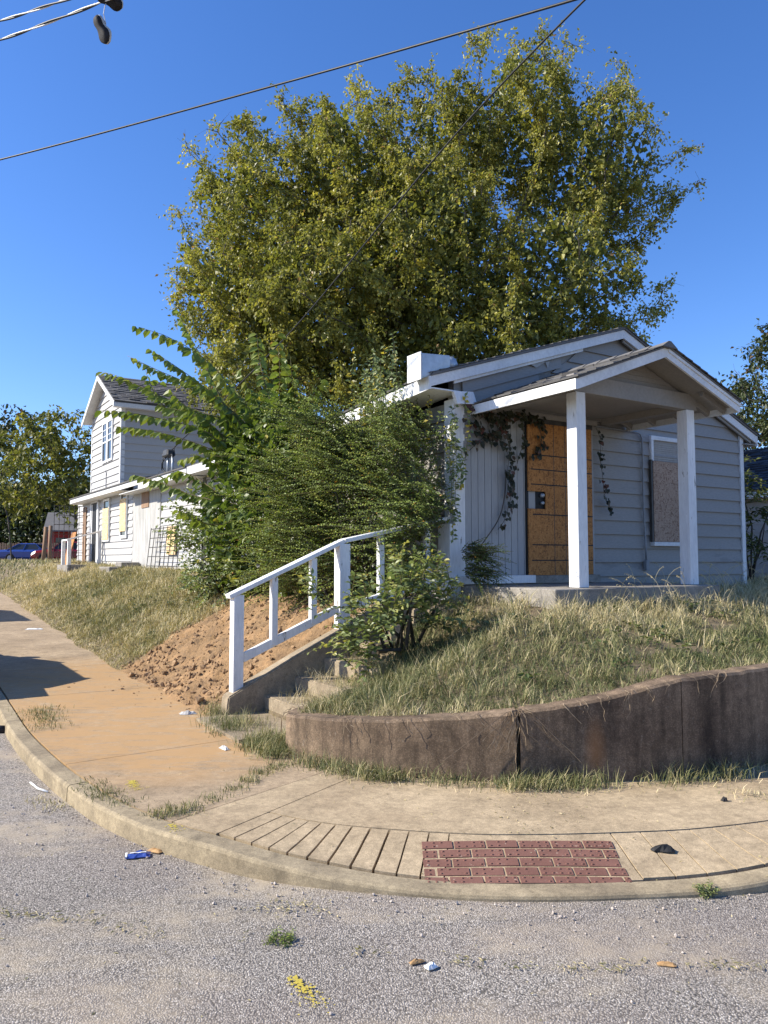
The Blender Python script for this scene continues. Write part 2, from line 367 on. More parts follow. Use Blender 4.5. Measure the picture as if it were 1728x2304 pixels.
def sweep(s, prof):          # prof: list of (d, z(s)) ; returns mesh arrays
    rows = []
    for d, z in prof:
        p = kpt(s, np.full(len(s), d) if np.isscalar(d) else d); x, y = l2w(p[:, 0], p[:, 1]); rows.append(np.stack([x, y, z], -1))
    V_ = np.stack(rows, 1).reshape(-1, 3); n = len(prof)
    i = (np.arange(len(s)-1)[:, None]*n+np.arange(n-1)[None]).ravel()
    return V_, np.stack([i, i+n, i+n+1, i+1], -1)
kerb = empty('kerb', kind='structure')
cuts = [KS[0], ks_of(-4.45, 20), ks_of(-4.45, 12), ks_of(-4.44, 7), ks_of(-4.44, 4), ks_of(-4.47, 1.75), ks_of(-4.4, -1.5), ks_of(-1.5, -4.87), ks_of(1.2, -5.14), ks_of(5, -5.15), KS[-1]]
for c0, c1 in zip(cuts[:-1], cuts[1:]):
    s = np.linspace(c0+.005, c1-.005, max(8, int((c1-c0)/.06) if c1-c0 < 12 else 60))
    kz = rise(kc(s)[:, 1]); top = walk_z(s, np.full(len(s), .12))
    j = .004*wob(s*4, s*0, 2, 5)
    V_, F = sweep(s, [(.0+j, kz-.05), (.004+j, top-.02), (.010+j, top-.008), (.022+j, top-.001), (.128, top+.002), (.136, top-.05)])
    link('kerb_stone', npmesh('kerb_stone', V_, [F]), M['kerb'], kerb)
walk = empty('sidewalk', kind='structure')
def slab(s0, s1, d0, d1, mat, name='slab', nd=10, sag=0.0, skew=(0, 0), side=.05):
    s = np.linspace(s0, s1, max(4, int((s1-s0)/.07) if s1-s0 < 6 else 30)); ds = np.linspace(d0, d1, nd)
    t = (s-s0)/(s1-s0); prof = []
    for i, d in enumerate([d0]+list(ds)+[d1]):
        z = walk_z(s, np.full(len(s), d))-sag
        if i in (0, nd+1): z = z-side
        prof.append((d, z))
    # ends get skirts too
    V_, F = sweep(s, prof); n = len(prof)
    e0 = V_[:n].copy(); e0[:, 2] -= side; e1 = V_[-n:].copy(); e1[:, 2] -= side
    m = len(V_); V2 = np.concatenate([V_, e0, e1]); k = np.arange(n-1)
    F2 = np.concatenate([F, np.stack([m+k, k, k+1, m+k+1], -1), np.stack([m-n+k, m+n+k, m+n+k+1, m-n+k+1], -1)])
    return link(name, npmesh(name, V2, [F2]), mat, walk)
g = .004
sJ = [KS[0]]+[ks_of(-4.45, b) for b in (40, 30, 24, 20, 16.5, 13.5, 10.8, 8.4, 6.2, 4.2, 2.2)]+[ks_of(-4.45, -.95), ks_of(-4.17, -2.6)]
for s0, s1 in zip(sJ[:-1], sJ[1:]): slab(s0+g, s1-g, .15, 1.95, M['walk'])
sE = ks_of(-4.17, -2.6)
sW = ks_of(1.0, -5.14)
slab(sE+g, sR0-g, .15, 1.95, M['apron'])
slab(sR0+g, sW-g, .585, 1.95, M['apron'], nd=14)
for q0, q1 in ((1.0, 2.6), (2.6, 4.2), (4.2, 5.8), (5.8, 9), (9, 30)): slab(ks_of(q0, -5.14)+g, ks_of(q1, -5.14)-g, .15, 1.6, M['walk'])
# ramp: grooved flare panels, brick field on its bed
fl = np.linspace(sR0, sR1, 12)
gw = [.007]*4+[.009]*5+[.006]*3
for i in range(11): slab(fl[i]+gw[i]*.8, fl[i+1]-gw[i+1]*.8 if i < 10 else fl[i+1]-.004, .165, .57, M['apron'], 'panel', 4)
slab(sR1+.004, sR2-.004, .15, .575, M['apron'], 'panel', 6, sag=.002)
fr = np.linspace(sR2, sR3, 10)
for i in range(9): slab(fr[i]+.004, fr[i+1]-.004, .165, .57, M['apron'], 'panel', 4)
slab(sR3+g, sW-g, .15, .57, M['apron'], 'panel', 4)
# bed under the open grooves, slightly lower than the panels
s = np.linspace(sR0-.1, sW, 90); V_, F = sweep(s, [(d, walk_z(s, np.full(len(s), d))-.07) for d in (.12, .3, .45, .62)])
link('groove_bed', npmesh('groove_bed', V_, [F]), M['soil'], walk)
def walk_z_xy(x, y):
    a, b = w2l(x, y); i = int(np.argmin((KC[:, 0]-a)**2+(KC[:, 1]-b)**2)); d = math.hypot(KC[i, 0]-a, KC[i, 1]-b)
    return float(walk_z(np.array([KS[i]]), np.array([d]))[0])
# brick field, 1.02 x 0.39 m, five courses in running bond
bx0, bx1, by0, by1 = .195, 1.215, 3.842, 4.228
bh = (by1-by0)/5; bl = (bx1-bx0)/5.95
def brick_mesh(L, W, seed):
    r = np.random.default_rng(seed); m = MB(); e = .002
    m.hexa([(-L/2, -W/2, -.03), (L/2, -W/2, -.03), (L/2, W/2, -.03), (-L/2, W/2, -.03), (-L/2+e, -W/2+e, 0), (L/2-e, -W/2+e, 0), (L/2-e, W/2-e, 0), (-L/2+e, W/2-e, 0)])
    nx = max(1, int(round(L/.043)))
    for i in range(nx):
        for j in range(2):
            if r.random() < .12: continue
            cx = -L/2+(i+.5)*L/nx; cy = -W/4+j*W/2; q = [(cx+math.cos(t)*.008, cy+math.sin(t)*.008, -.0005) for t in np.arange(6)*math.pi/3]
            m.add(q+[(cx+math.cos(t)*.0045, cy+math.sin(t)*.0045, .005) for t in np.arange(6)*math.pi/3], [(k, (k+1) % 6, 6+(k+1) % 6, 6+k) for k in range(6)]+[(6, 7, 8, 9, 10, 11)])
    me = m.mesh('brick'); me.materials.append(M['brick']); return me
cache = {}
for c in range(5):
    off = (0, .5, .12, .62, .28)[c]; x = bx0-off*bl; row = []
    while x < bx1-.004:
        xa, xb = max(x, bx0), min(x+bl, bx1)
        if xb-xa > .02: row.append((xa, xb))
        x += bl
    for xa, xb in row:
        L = round(xb-xa-.008, 3); key = (L, random.randrange(3) if L > bl*.9 else 0)
        if key not in cache: cache[key] = brick_mesh(L, bh-.008, hash(key) % 99)
        o = bpy.data.objects.new('brick', cache[key]); COL.objects.link(o); o.parent = walk
        yc = by1-(c+.5)*bh; xc = (xa+xb)/2
        z0, zx, zy = walk_z_xy(xc, yc), walk_z_xy(xc+.05, yc)-walk_z_xy(xc-.05, yc), walk_z_xy(xc, yc+.03)-walk_z_xy(xc, yc-.03)
        o.location = (xc, yc, z0+.003+random.uniform(-.0015, .0015)); o.rotation_euler = (math.atan2(zy, .06), -math.atan2(zx, .1), random.uniform(-.006, .006))
# ---- retaining wall line and heights
WP = np.array([(-2.36, -1.08), (-2.62, -1.22), (-2.80, -1.5), (-2.54, -2.34), (-1.98, -2.95), (-1.42, -3.32), (-.764, -3.567), (0, -3.674), (1.5, -3.7), (4, -3.72), (32, -3.75)])
WC = catmull(WP, .04); WS = np.concatenate([[0], np.cumsum(np.linalg.norm(np.diff(WC, axis=0), axis=1))])
def ws_of(a, b): return WS[np.argmin((WC[:, 0]-a)**2+(WC[:, 1]-b)**2)]
wk = [ws_of(*p) for p in ((-2.36, -1.08), (-2.80, -1.5), (-2.54, -2.34), (-1.95, -2.95), (-1.42, -3.32), (-.8, -3.55), (0, -3.67), (32, -3.75))]
wzz = [.385, .40, .475, .56, .65, .775, .80, .81]
def wtop(s): return np.interp(s, wk, wzz)
wt = WC[np.minimum(np.arange(len(WC))+2, len(WC)-1)]-WC[np.maximum(np.arange(len(WC))-2, 0)]; wt /= np.linalg.norm(wt, axis=1, keepdims=True)
WN = np.stack([-wt[:, 1], wt[:, 0]], -1)         # points into the lot
def wall_dist(a, b):
    a = np.asarray(a, float); sh = a.shape; P = np.stack([a.ravel(), np.asarray(b, float).ravel()], -1)
    out = np.empty(len(P)); ss = np.empty(len(P))
    Wc = WC[::2]; Wn = WN[::2]; Ws = WS[::2]
    for i in range(0, len(P), 4000):
        q = P[i:i+4000]; D = ((q[:, None]-Wc[None])**2).sum(2); j = D.argmin(1)
        sg = np.sign(((q-Wc[j])*Wn[j]).sum(1)); out[i:i+4000] = np.sqrt(D[np.arange(len(q)), j])*sg; ss[i:i+4000] = Ws[j]
    return out.reshape(sh), ss.reshape(sh)
rw = empty('retaining_wall', label='low curved brown concrete retaining wall round the street corner', cat='wall')
wc = [0, ws_of(-1.83, -3.06), ws_of(-.82, -3.55), ws_of(2.2, -3.7), ws_of(6, -3.72), WS[-1]]
for i, (s0, s1) in enumerate(zip(wc[:-1], wc[1:])):
    gp = .014 if i == 1 else .004
    s = np.linspace(s0+(gp if i else 0), s1-(.014 if i == 0 else .004), max(12, int(min(s1-s0, 8)/.05)))
    p = np.stack([np.interp(s, WS, WC[:, 0]), np.interp(s, WS, WC[:, 1])], -1); n = np.stack([np.interp(s, WS, WN[:, 0]), np.interp(s, WS, WN[:, 1])], -1)
    rows = []; zt = wtop(s)+.006*wob(s*3, s*0, 2, 9)+.004*wob(s*14, s*0, 2, 10)
    for d, z in ((.0, s*0-.05), (.0, zt*.5), (.003, zt-.018), (.02, zt), (.15, zt+.004), (.165, zt-.02), (.17, s*0-.05)):
        q = p+n*d; x, y = l2w(q[:, 0], q[:, 1]); rows.append(np.stack([x, y, z], -1))
    V_ = np.stack(rows, 1).reshape(-1, 3); m = len(rows); ii = (np.arange(len(s)-1)[:, None]*m+np.arange(m-1)[None]).ravel()
    F = np.stack([ii, ii+m, ii+m+1, ii+1], -1); e = np.arange(m)
    me = npmesh('wall_panel', V_, [F, np.stack([e[::-1], e+len(V_)-m])]); link('wall_panel', me, M['wall_c'], rw)
# ---- the lot: earth behind the wall, bank along the left street
STEP_A0, STEP_T, STEP_R = -2.34, .325, .158
def step_z(a): return .13+STEP_R*np.clip(np.floor((a-STEP_A0)/STEP_T)+1, 0, 7)
def toe(b): return -2.82+.09*wob(np.asarray(b)*1.0, np.asarray(b)*0, 1.6, 11)+.022*np.maximum(0, np.asarray(b)-3)
def dirt_mask(a, b):
    m = sm(b, .0, .35)*(1-sm(b+.45*wob(a, b, 2.2, 21)-.35*(a+2), 3.3, 4.1))*(1-sm(a, -.3, .2))
    edge = 1-sm(a-toe(b), .05, .2)*0
    near = sm(b-.12*wob(a*2, b, 3, 5)+.0*a, .1, .55)
    return m*near*edge
def lot_z(a, b):
    d, s = wall_dist(a, b); wz = wtop(s)
    top = 1.135+.0145*np.clip(b, 0, 21)
    zf = wz-.035+(top-wz+.035)*(.55*sm(d, .2, 2.5)+.45*np.clip(d/2.5, 0, 1))
    zf = np.where(d < .08, -.3, zf)
    dl = a-toe(b); base = .11+rise(b)
    zl = base+np.maximum(0, top-base)*np.clip(.25*sm(dl, 0, 2.1)+.75*np.clip(dl/2.15, 0, 1), 0, 1); zl = np.where(dl < 0, base-.35*np.clip(-dl*3, 0, 1), zl)
    z = np.where(b > .05, zl, zf)
    zs = np.minimum(step_z(a)-.09, top)
    instair = (b > np.where(a > -1.25, -.32, -.80)) & (b <= .05) & (a > -2.9) & (a < -.1)
    z = np.where(instair, np.where(a < STEP_A0, .04, zs), z)
    cap = step_z(a)-.03+np.maximum(0, -b-.78)*.55
    z = np.where((b <= -.80) & (a < -1.25) & (d > .08), np.minimum(z, np.maximum(cap, wz-.03)), z)
    z = z+.022*wob(a, b, 4, 2)*sm(d, .2, .6)
    dm = dirt_mask(a, b)*(dl > 0)
    z = z+dm*(.06*wob(a, b, 5.5, 31)+.055*np.abs(wob(a, b, 13, 32))+.03*wob(a, b, 29, 33)+.06*sm(dl, .1, .8)*(1-sm(dl, 1.4, 2.2)))
    return z
av = np.concatenate([np.arange(-3.1, 1.4, .055), np.arange(1.4, 7, .11), np.arange(7, 40, 1.2)]); bv = np.concatenate([np.arange(-3.75, 4.6, .055), np.arange(4.6, 24, .2), np.arange(24, 80, 2.0)])
V_, F, A_, B_ = grid(av, bv, lot_z)
keep = (V_[F][:, :, 2].max(1) > .0); F = F[keep]
tag(link('terrain', npmesh('terrain', V_, [F], extra={'dirt': np.clip(dirt_mask(A_, B_)*1.6, 0, 1)}), M['lot'], smooth=True), kind='structure')
_lk = {}
def lotz1(a, b): return float(lot_z(np.array([a]), np.array([b]))[0])
# ================================================================== HOUSES
def lap(mb, p, q, z0, h, out, t0=.002, t1=.032, p2=None, q2=None, zs=None):
    """one lapped board from p to q (a,b pairs); out = outward unit (a,b); top edge may be shorter (p2,q2)"""
    p2 = p2 or p; q2 = q2 or q; z1a, z1b = (z0[0]+h, z0[1]+h) if hasattr(z0, '__len__') else (z0+h, z0+h)
    za, zb = z0 if hasattr(z0, '__len__') else (z0, z0)
    B = lambda c, t, z: (c[0]+out[0]*t, c[1]+out[1]*t, z)
    mb.hexa([B(p, 0, za), B(q, 0, zb), B(q, t1, zb), B(p, t1, za), B(p2, 0, z1a), B(q2, 0, z1b), B(q2, t0, z1b), B(p2, t0, z1a)])
    return mb
def shingles(parent, e0, e1, r0, r1, mat, exp=.14, tab=.3, gap=.006, joined=False, seed=1, jit=.004, thick=.007):
    """courses of tabs on the slope e0-e1 (eave) to r0-r1 (ridge); each tab its own part unless joined"""
    r = random.Random(seed); e0, e1, r0, r1 = map(Vector, (e0, e1, r0, r1)); n = (e1-e0).cross(r0-e0).normalized()
    if n.z < 0: n = -n
    H = (r0-e0).length; nc = max(1, round(H/exp)); L = (e1-e0).length; nt_ = max(1, round(L/tab)); J = MB()
    for c in range(nc):
        v0, v1 = c/nc, min(1.0, (c+1.25)/nc); off = .5 if c % 2 else 0
        for k in range(-1, nt_+1):
            u0, u1 = max(0, (k+off)/nt_), min(1, (k+1+off)/nt_)
            if u1-u0 < .15/nt_: continue
            g_ = gap/L
            P = lambda u, v: (e0.lerp(e1, u)).lerp(r0.lerp(r1, u), v)
            dz = r.uniform(-.3, 1)*jit; dv = r.uniform(-.03, .03)/nc
            a, b, c_, d = P(u0+g_, v0+dv), P(u1-g_, v0+dv), P(u1-g_, v1), P(u0+g_, v1)
            lift = n*(thick+dz)
            mb = J if joined else MB()
            mb.hexa([a, b, c_, d, a+lift*2, b+lift*2, c_+n*.002, d+n*.002])
            if not joined: mb.build('shingle', mat, parent)
    if joined: o = J.build('shingles', mat, parent); o['kind'] = 'stuff'
# ------------------------------------------------------------------ near house
H1 = hroot('house', label='single storey grey clapboard house with boarded door and gabled front porch', cat='house')
W1, D1 = 5.54, 8.2
PK, EL, ER = (2.8, 4.68), (-.41, 3.64), (5.80, 3.494)
def roof_z(a): return PK[1]-(PK[0]-a)*(PK[1]-EL[1])/(PK[0]-EL[0]) if a < PK[0] else PK[1]-(a-PK[0])*(PK[1]-ER[1])/(ER[0]-PK[0])
wl = H1
fr_ = MB().extrude([(0, .01, .7), (W1, .01, .7), (W1, .01, roof_z(W1)-.06), (PK[0], .01, PK[1]-.06), (0, .01, roof_z(0)-.06)], (0, .11, 0)).build('front_wall', M['siding'], H1)
MB().box(.0, .12, .125, D1, .7, 3.40).build('side_wall', M['siding'], H1)
MB().box(W1-.12, W1, .125, D1, .7, 3.48).build('side_wall', M['siding'], H1)
MB().extrude([(0.125, D1-.1, .7), (W1-.125, D1-.1, .7), (W1-.125, D1-.1, 3.3), (PK[0], D1-.1, 4.5), (.125, D1-.1, 3.3)], (0, .1, 0)).build('rear_wall', M['siding'], H1)
MB().box(-.02, W1+.02, -.015, .008, .7, 1.185).build('foundation', M['slab_c'], H1)
ex = .184; z0 = 1.559-2*ex; k = 0; OUT = (0, -1)
while True:
    z = z0+k*ex; zt = z+ex+.012
    if z > PK[1]-.3: break
    aR = min(W1-.06, PK[0]+(PK[1]-.15-z)*(ER[0]-PK[0])/(PK[1]-ER[1])); aRt = min(W1-.06, PK[0]+(PK[1]-.15-zt)*(ER[0]-PK[0])/(PK[1]-ER[1]))
    if z < 3.25: aL = aLt = 2.26
    elif z < 3.62: aL = aLt = .13
    else:
        aL = 1.677+(z-4.02)*1.27; aLt = 1.677+(zt-4.02)*1.27; aL = max(aL, .13); aLt = max(aLt, .13)
        aL = aL-.05*(k % 2); 
    if aRt > aLt+.05:
        lap(MB(), (aL, .008), (aR, .008), z, zt-z, OUT, p2=(aLt, .008), q2=(aRt, .008)).build('siding_board', M['siding'], H1)
    k += 1
sl = (PK[1]-EL[1])/(PK[0]-EL[0])
for j in range(5):                    # old boards on the left of the gable run with the roof slope
    f = lambda a: roof_z(a)-.13-.16*(j+1)
    a1 = (1.677+1.27*(f(0)-4.02))/(1-1.27*sl) if abs(1-1.27*sl) > .01 else 2
    a1 = max(.5, min(2.3, a1-.04*(j % 2)))
    t = -.012-.0015*j
    lap(MB(), (.1, t), (a1, t), (f(.1), f(a1)), .185, OUT).build('siding_board', M['siding'], H1)
# vertical grooved sheathing left of the door, on both sides of a shallow pitch
xs = np.arange(.125, 1.1, .102)
for x in list(xs):
    MB().box(x+.0035, min(x+.0985, 1.205 if x > 1 else 9), -.014, .006, 1.405, 3.36).build('siding_plank', M['t111'], H1)
MB().box(1.10, 1.235, -.013, .006, 2.1, 2.55).build('siding_plank', M['t111'], H1)
# trim
lc = MB().box(-.035, .12, -.036, .0, .78, 3.44).build('corner_board', M['whitew'], H1, bevel=.004)
MB().box(-.036, -.0, .003, .15, .78, 3.44).build('corner_board', M['whitew'], H1, bevel=.004)
MB().box(-.11, .045, -.045, .18, .78, 2.0).build('half_post', M['whitew'], H1, bevel=.004)
MB().box(W1-.055, W1+.03, -.03, .0, 1.15, roof_z(W1)-.1).build('corner_board', M['trim'], H1)
MB().box(W1+.003, W1+.03, .003, .1, 1.15, roof_z(W1)-.1).build('corner_board', M['trim'], H1)
MB().hexa([(-.06, -.14, 3.36), (.24, -.12, 3.39), (.24, -.09, 3.39), (-.06, -.09, 3.36), (-.11, -.13, 3.50), (.19, -.11, 3.53), (.19, -.085, 3.53), (-.11, -.085, 3.50)]).build('bent_flashing', M['white'], H1)
MB().box(-.06, 1.12, -.13, -.035, 1.315, 1.408).build('ledge_board', M['white'], H1, bevel=.004)
MB().box(.13, 2.3, -.06, -.026, 3.335, 3.40).build('head_board', M['ceil'], H1)
# rakes, fascias, roof
def rake(p, q, y, hgt=.115, name='rake_board', th=.026, mat='trim', par=None):
    return MB().extrude([(p[0], y, p[1]-hgt), (q[0], y, q[1]-hgt), (q[0], y, q[1]), (p[0], y, p[1])], (0, th, 0)).build(name, M[mat], par or H1)
roof = MB()
def eavez(b): return -.075*min(b, 2.6)
pts = [(-.12, 0), (1.2, 0), (2.6, 0), (D1+.2, 0)]
for (b0, _), (b1, _) in zip(pts[:-1], pts[1:]):
    pass
deck = MB()
for (p, q, e) in ((EL, PK, 1), (ER, PK, 0)):
    bs = (-.13, 1.2, 2.6, D1+.2)
    for b0, b1 in zip(bs[:-1], bs[1:]):
        d0, d1 = (eavez(max(b0, 0)), eavez(max(b1, 0))) if e else (0, 0)
        lo0, lo1, hi = (p[0], b0, p[1]+d0), (p[0], b1, p[1]+d1), q
        V8 = [lo0, (hi[0], b0, hi[1]), (hi[0], b1, hi[1]), lo1]
        deck.hexa([(x, y, z+.004) for x, y, z in V8]+[(x, y, z+.03) for x, y, z in V8])
main_roof = deck.build('roof', M['shingle'], H1)
shingles(main_roof, (EL[0]-.02, -.14, EL[1]+.03), (EL[0]-.02, 2.6, EL[1]-.165), (PK[0], -.14, PK[1]+.03), (PK[0], 2.6, PK[1]+.03), M['shingle'], joined=True, seed=3)
shingles(main_roof, (ER[0]+.02, -.15, ER[1]+.025), (ER[0]+.02, .6, ER[1]+.025), (PK[0], -.15, PK[1]+.03), (PK[0], .6, PK[1]+.03), M['shingle'], joined=True, seed=4)
rake((EL[0]+.0, EL[1]), (PK[0], PK[1]), -.11)
rake((PK[0], PK[1]), ER, -.11)
rake((EL[0]+.35, roof_z(EL[0]+.35)-.116), (2.05, roof_z(2.05)-.116), -.075, .035, 'trim_strip')
rake((PK[0]+.02, PK[1]-.116), (ER[0]-.1, ER[1]-.116+.1*.398), -.075, .04, 'trim_strip', mat='siding')
for b0, b1 in ((-.11, 1.2), (1.2, 2.6), (2.6, D1)):
    z0_, z1_ = EL[1]+eavez(max(b0, 0)), EL[1]+eavez(b1); x = EL[0]
    MB().hexa([(x-.025, b0, z0_-.15), (x, b0, z0_-.15), (x, b1, z1_-.15), (x-.025, b1, z1_-.15), (x-.025, b0, z0_), (x, b0, z0_), (x, b1, z1_), (x-.025, b1, z1_)]).build('eave_fascia', M['white'], H1)
    MB().hexa([(x+.002, b0, z0_-.14), (.0, b0, z0_-.14), (.0, b1, z1_-.14), (x+.002, b1, z1_-.14), (x+.002, b0, z0_-.125), (.0, b0, z0_-.125), (.0, b1, z1_-.125), (x+.002, b1, z1_-.125)]).build('soffit', M['trim'], H1)
MB().box(ER[0]-.0, ER[0]+.025, -.11, D1, ER[1]-.15, ER[1]).build('eave_fascia', M['trim'], H1)
MB().box(W1, ER[0]-.002, -.08, D1, ER[1]-.14, ER[1]-.125).build('soffit', M['siding'], H1)
# side wall boards (along the left street)
for i in range(13):
    z = 1.19+i*ex
    if z+ex > 3.45: break
    lap(MB(), (0, D1), (0, .15), z, ex+.012, (-1, 0)).build('siding_board', M['siding'], H1)
# torn hole under the left rake
m = MB(); m.add([(1.12, -.05, 4.005), (1.24, -.055, 3.965), (1.40, -.05, 4.06), (1.44, -.052, 3.98), (1.47, -.05, 4.075), (1.30, -.05, 4.075)], [(0, 1, 2, 5), (2, 3, 4)]); m.build('torn_flashing', M['cement'], H1)
# door: OSB sheet with a notch, score lines, black panel as the notch's darkness, lock
da0, da1, dz0, dz1 = 1.085, 2.20, 1.405, 3.275
drs = MB().extrude([(da0, -.05, dz0), (da1, -.05, dz0), (da1, -.05, dz1), (da0, -.05, dz1), (da0, -.05, 2.43), (1.375, -.05, 2.43), (1.375, -.05, 2.215), (da0, -.05, 2.215)], (0, .016, 0)).build('door_board', M['osb'], H1)
for z, a0 in ((2.88, .07), (2.70, .045), (2.515, .045), (2.145, .07), (1.775, .06), (1.585, .05)):
    MB().box(da0+a0, da1, -.0515, -.0495, z-.007, z+.007).build('score_line', M['black'], drs)
for a in (1.52, 1.715): MB().box(a-.004, a+.004, -.0513, -.0497, dz0, dz1).build('score_line', M['dmetal'], drs)
MB().box(1.235, 1.39, -.02, .004, 2.2, 2.45).build('notch_dark', M['black'], H1)  # flat black panel paints the darkness inside the notch
for z, r_ in ((2.385, .03), (2.29, .024)):
    m = MB(); m.tube([(1.33, -.021, z), (1.33, -.055, z)], [r_, r_*.8], 10); m.build('door_lock', M['galv'], H1, True)
MB().box(da0-.02, da0+.02, -.032, -.015, dz0, dz1+.02).build('door_casing', M['black'], H1)
MB().box(da0-.02, da1+.03, -.04, -.0, dz1, dz1+.06).build('door_casing', M['dmetal'], H1)
MB().box(da1+.0, da1+.055, -.026, -.0, dz0, dz1).build('door_casing', M['t111'], H1)
MB().box(da0, da1+.05, -.12, -.0, 1.31, 1.402).build('door_sill', M['slab_c'], H1)
# window with the weathered board
wn = MB(); a0, a1, zb, zt = 3.44, 4.13, 1.84, 3.25
for b_ in ((a0-.05, a0, zb, zt), (a1, a1+.05, zb, zt), (a0-.05, a1+.05, zt, zt+.06)): wn.box(b_[0], b_[1], -.05, -.005, b_[2], b_[3])
wn = wn.build('window', M['trim'], H1, bevel=.003)
k_ = NT('window_glass'); k_.b.inputs['Specular IOR Level'].default_value = .5; M['glass'] = k_.done((.035, .04, .045), .06)
M['blind'] = surf('window_blind', (.30, .29, .27), (.38, .37, .35), 2, .7, .1, 20)
MB().box(a0, a1, -.012, -.004, zb, zt).build('pane', M['glass'], wn)
for i in range(12): MB().hexa([(a0+.03, -.013, zt-.06-i*.028), (a1-.14, -.013, zt-.06-i*.028), (a1-.14, -.018, zt-.056-i*.028), (a0+.03, -.018, zt-.056-i*.028), (a0+.03, -.016, zt-.036-i*.028), (a1-.14, -.016, zt-.036-i*.028), (a1-.14, -.021, zt-.034-i*.028), (a0+.03, -.021, zt-.034-i*.028)]).build('blind_slat', M['blind'], wn)
MB().box(a1-.075, a1-.045, -.03, -.013, 2.9, zt).build('sash', M['trim'], wn)
MB().box(a0-.07, a1+.07, -.085, -.005, zb-.06, zb-.005).build('sill', M['trim'], wn, bevel=.004)
MB().box(a0-.045, a1+.06, -.07, -.053, zb-.0, 2.955).build('window_board', M['osb_grey'], H1)
MB().box(a0-.085, a0-.05, -.065, -.03, zb+.0, 2.97).build('board_edge', M['dmetal'], H1)
# conduit
cp = [(2.3, -.045, 3.335), (3.10, -.045, 3.325), (3.165, -.045, 3.31), (3.20, -.045, 3.25), (3.205, -.045, 3.1), (3.205, -.045, 2.3), (3.225, -.05, 1.8), (3.235, -.05, 1.58)]
cn = MB().tube(cp, .013, 8).build('conduit', M['cond'], H1, True)
MB().box(3.205, 3.27, -.075, -.02, 1.45, 1.585).build('conduit_box', M['cond'], cn, bevel=.004)
# ------------------------------------------------------------------ porch (part of the house)
PB = -1.68; PP, PL, PR = (1.60, 3.895), (.225, 3.378), (2.90, 3.425)
MB().box(.05, 2.68, -1.52, -.018, .8, 1.302).build('porch_floor', M['slab_c'], H1, bevel=.008)
def post(a, w_, nm='porch_post'):
    m = MB(); c = [(-1, -1), (1, -1), (1, 1), (-1, 1)]; h_ = w_/2
    m.hexa([(a+x*h_*1.03, -1.26+y*h_*1.03, 1.304) for x, y in c]+[(a+x*h_-.006, -1.26+y*h_, 3.358) for x, y in c])
    return m.build(nm, M['whitew'], H1, bevel=.004)
post(.65, .14); post(2.485, .14)
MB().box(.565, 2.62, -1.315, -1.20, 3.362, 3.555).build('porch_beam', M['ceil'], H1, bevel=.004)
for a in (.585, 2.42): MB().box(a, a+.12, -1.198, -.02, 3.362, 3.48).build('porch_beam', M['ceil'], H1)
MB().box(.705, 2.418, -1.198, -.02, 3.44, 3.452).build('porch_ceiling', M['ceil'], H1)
for j in range(5):                                                    # boards in the little gable
    z = 3.56+j*.055
    ed = lambda zz: (max(.58, PP[0]-(PP[1]-.045-zz)/.376), min(2.6, PP[0]+(PP[1]-.045-zz)/.362))
    (x0, x1), (y0_, y1_) = ed(z), ed(z+.058)
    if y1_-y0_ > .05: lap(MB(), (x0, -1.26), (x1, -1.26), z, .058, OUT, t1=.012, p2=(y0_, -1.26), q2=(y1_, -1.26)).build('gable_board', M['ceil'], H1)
pd = MB()
for e in (PL, PR):
    Q = [(e[0], PB-.02, e[1]), (PP[0], PB-.02, PP[1]), (PP[0], -.03, PP[1]), (e[0], -.03, e[1])]
    pd.hexa([(x, y, z+.002) for x, y, z in Q]+[(x, y, z+.02) for x, y, z in Q])
proof = pd.build('porch_roof', M['shingle'], H1)
sf = MB()
for e in (PL, PR):
    Q = [(e[0], PB+.03, e[1]), (PP[0], PB+.03, PP[1]), (PP[0], -.03, PP[1]), (e[0], -.03, e[1])]
    sf.hexa([(x, y, z-.03) for x, y, z in Q]+[(x, y, z-.012) for x, y, z in Q])
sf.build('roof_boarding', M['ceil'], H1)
shingles(proof, (PL[0]-.035, PB-.045, PL[1]+.012), (PL[0]-.035, -.03, PL[1]+.012), (PP[0], PB-.045, PP[1]+.03), (PP[0], -.03, PP[1]+.03), M['shingle'], exp=.135, tab=.24, seed=5, jit=.007, thick=.004, gap=.003)
shingles(proof, (PR[0]+.03, PB-.045, PR[1]+.012), (PR[0]+.03, -.03, PR[1]+.012), (PP[0], PB-.045, PP[1]+.03), (PP[0], -.03, PP[1]+.03), M['shingle'], exp=.135, tab=.24, seed=6, jit=.004, thick=.004, gap=.003)
m = MB()                                                              # ridge cap
for i in range(7):
    y0 = PB-.05+i*.235; m.hexa([(PP[0]-.13, y0, PP[1]-.012), (PP[0]+.13, y0, PP[1]-.012), (PP[0]+.13, y0+.26, PP[1]-.018), (PP[0]-.13, y0+.26, PP[1]-.018), (PP[0]-.02, y0, PP[1]+.058), (PP[0]+.02, y0, PP[1]+.058), (PP[0]+.02, y0+.26, PP[1]+.044), (PP[0]-.02, y0+.26, PP[1]+.044)])
m.build('ridge_cap', M['shingle'], proof)
rake(PL, PP, PB, .105); rake(PP, PR, PB, .11)
rake((PP[0]+.03, PP[1]-.012), (PR[0]+.03, PR[1]-.01), PB-.012, .035, 'drip_strip', .011)
MB().box(PL[0]-.025, PL[0], PB+.0, -.03, PL[1]-.105, PL[1]-.0).build('eave_fascia', M['white'], H1)
MB().box(PR[0], PR[0]+.025, PB+.0, -.03, PR[1]-.105, PR[1]-.0).build('eave_fascia', M['trim'], H1)
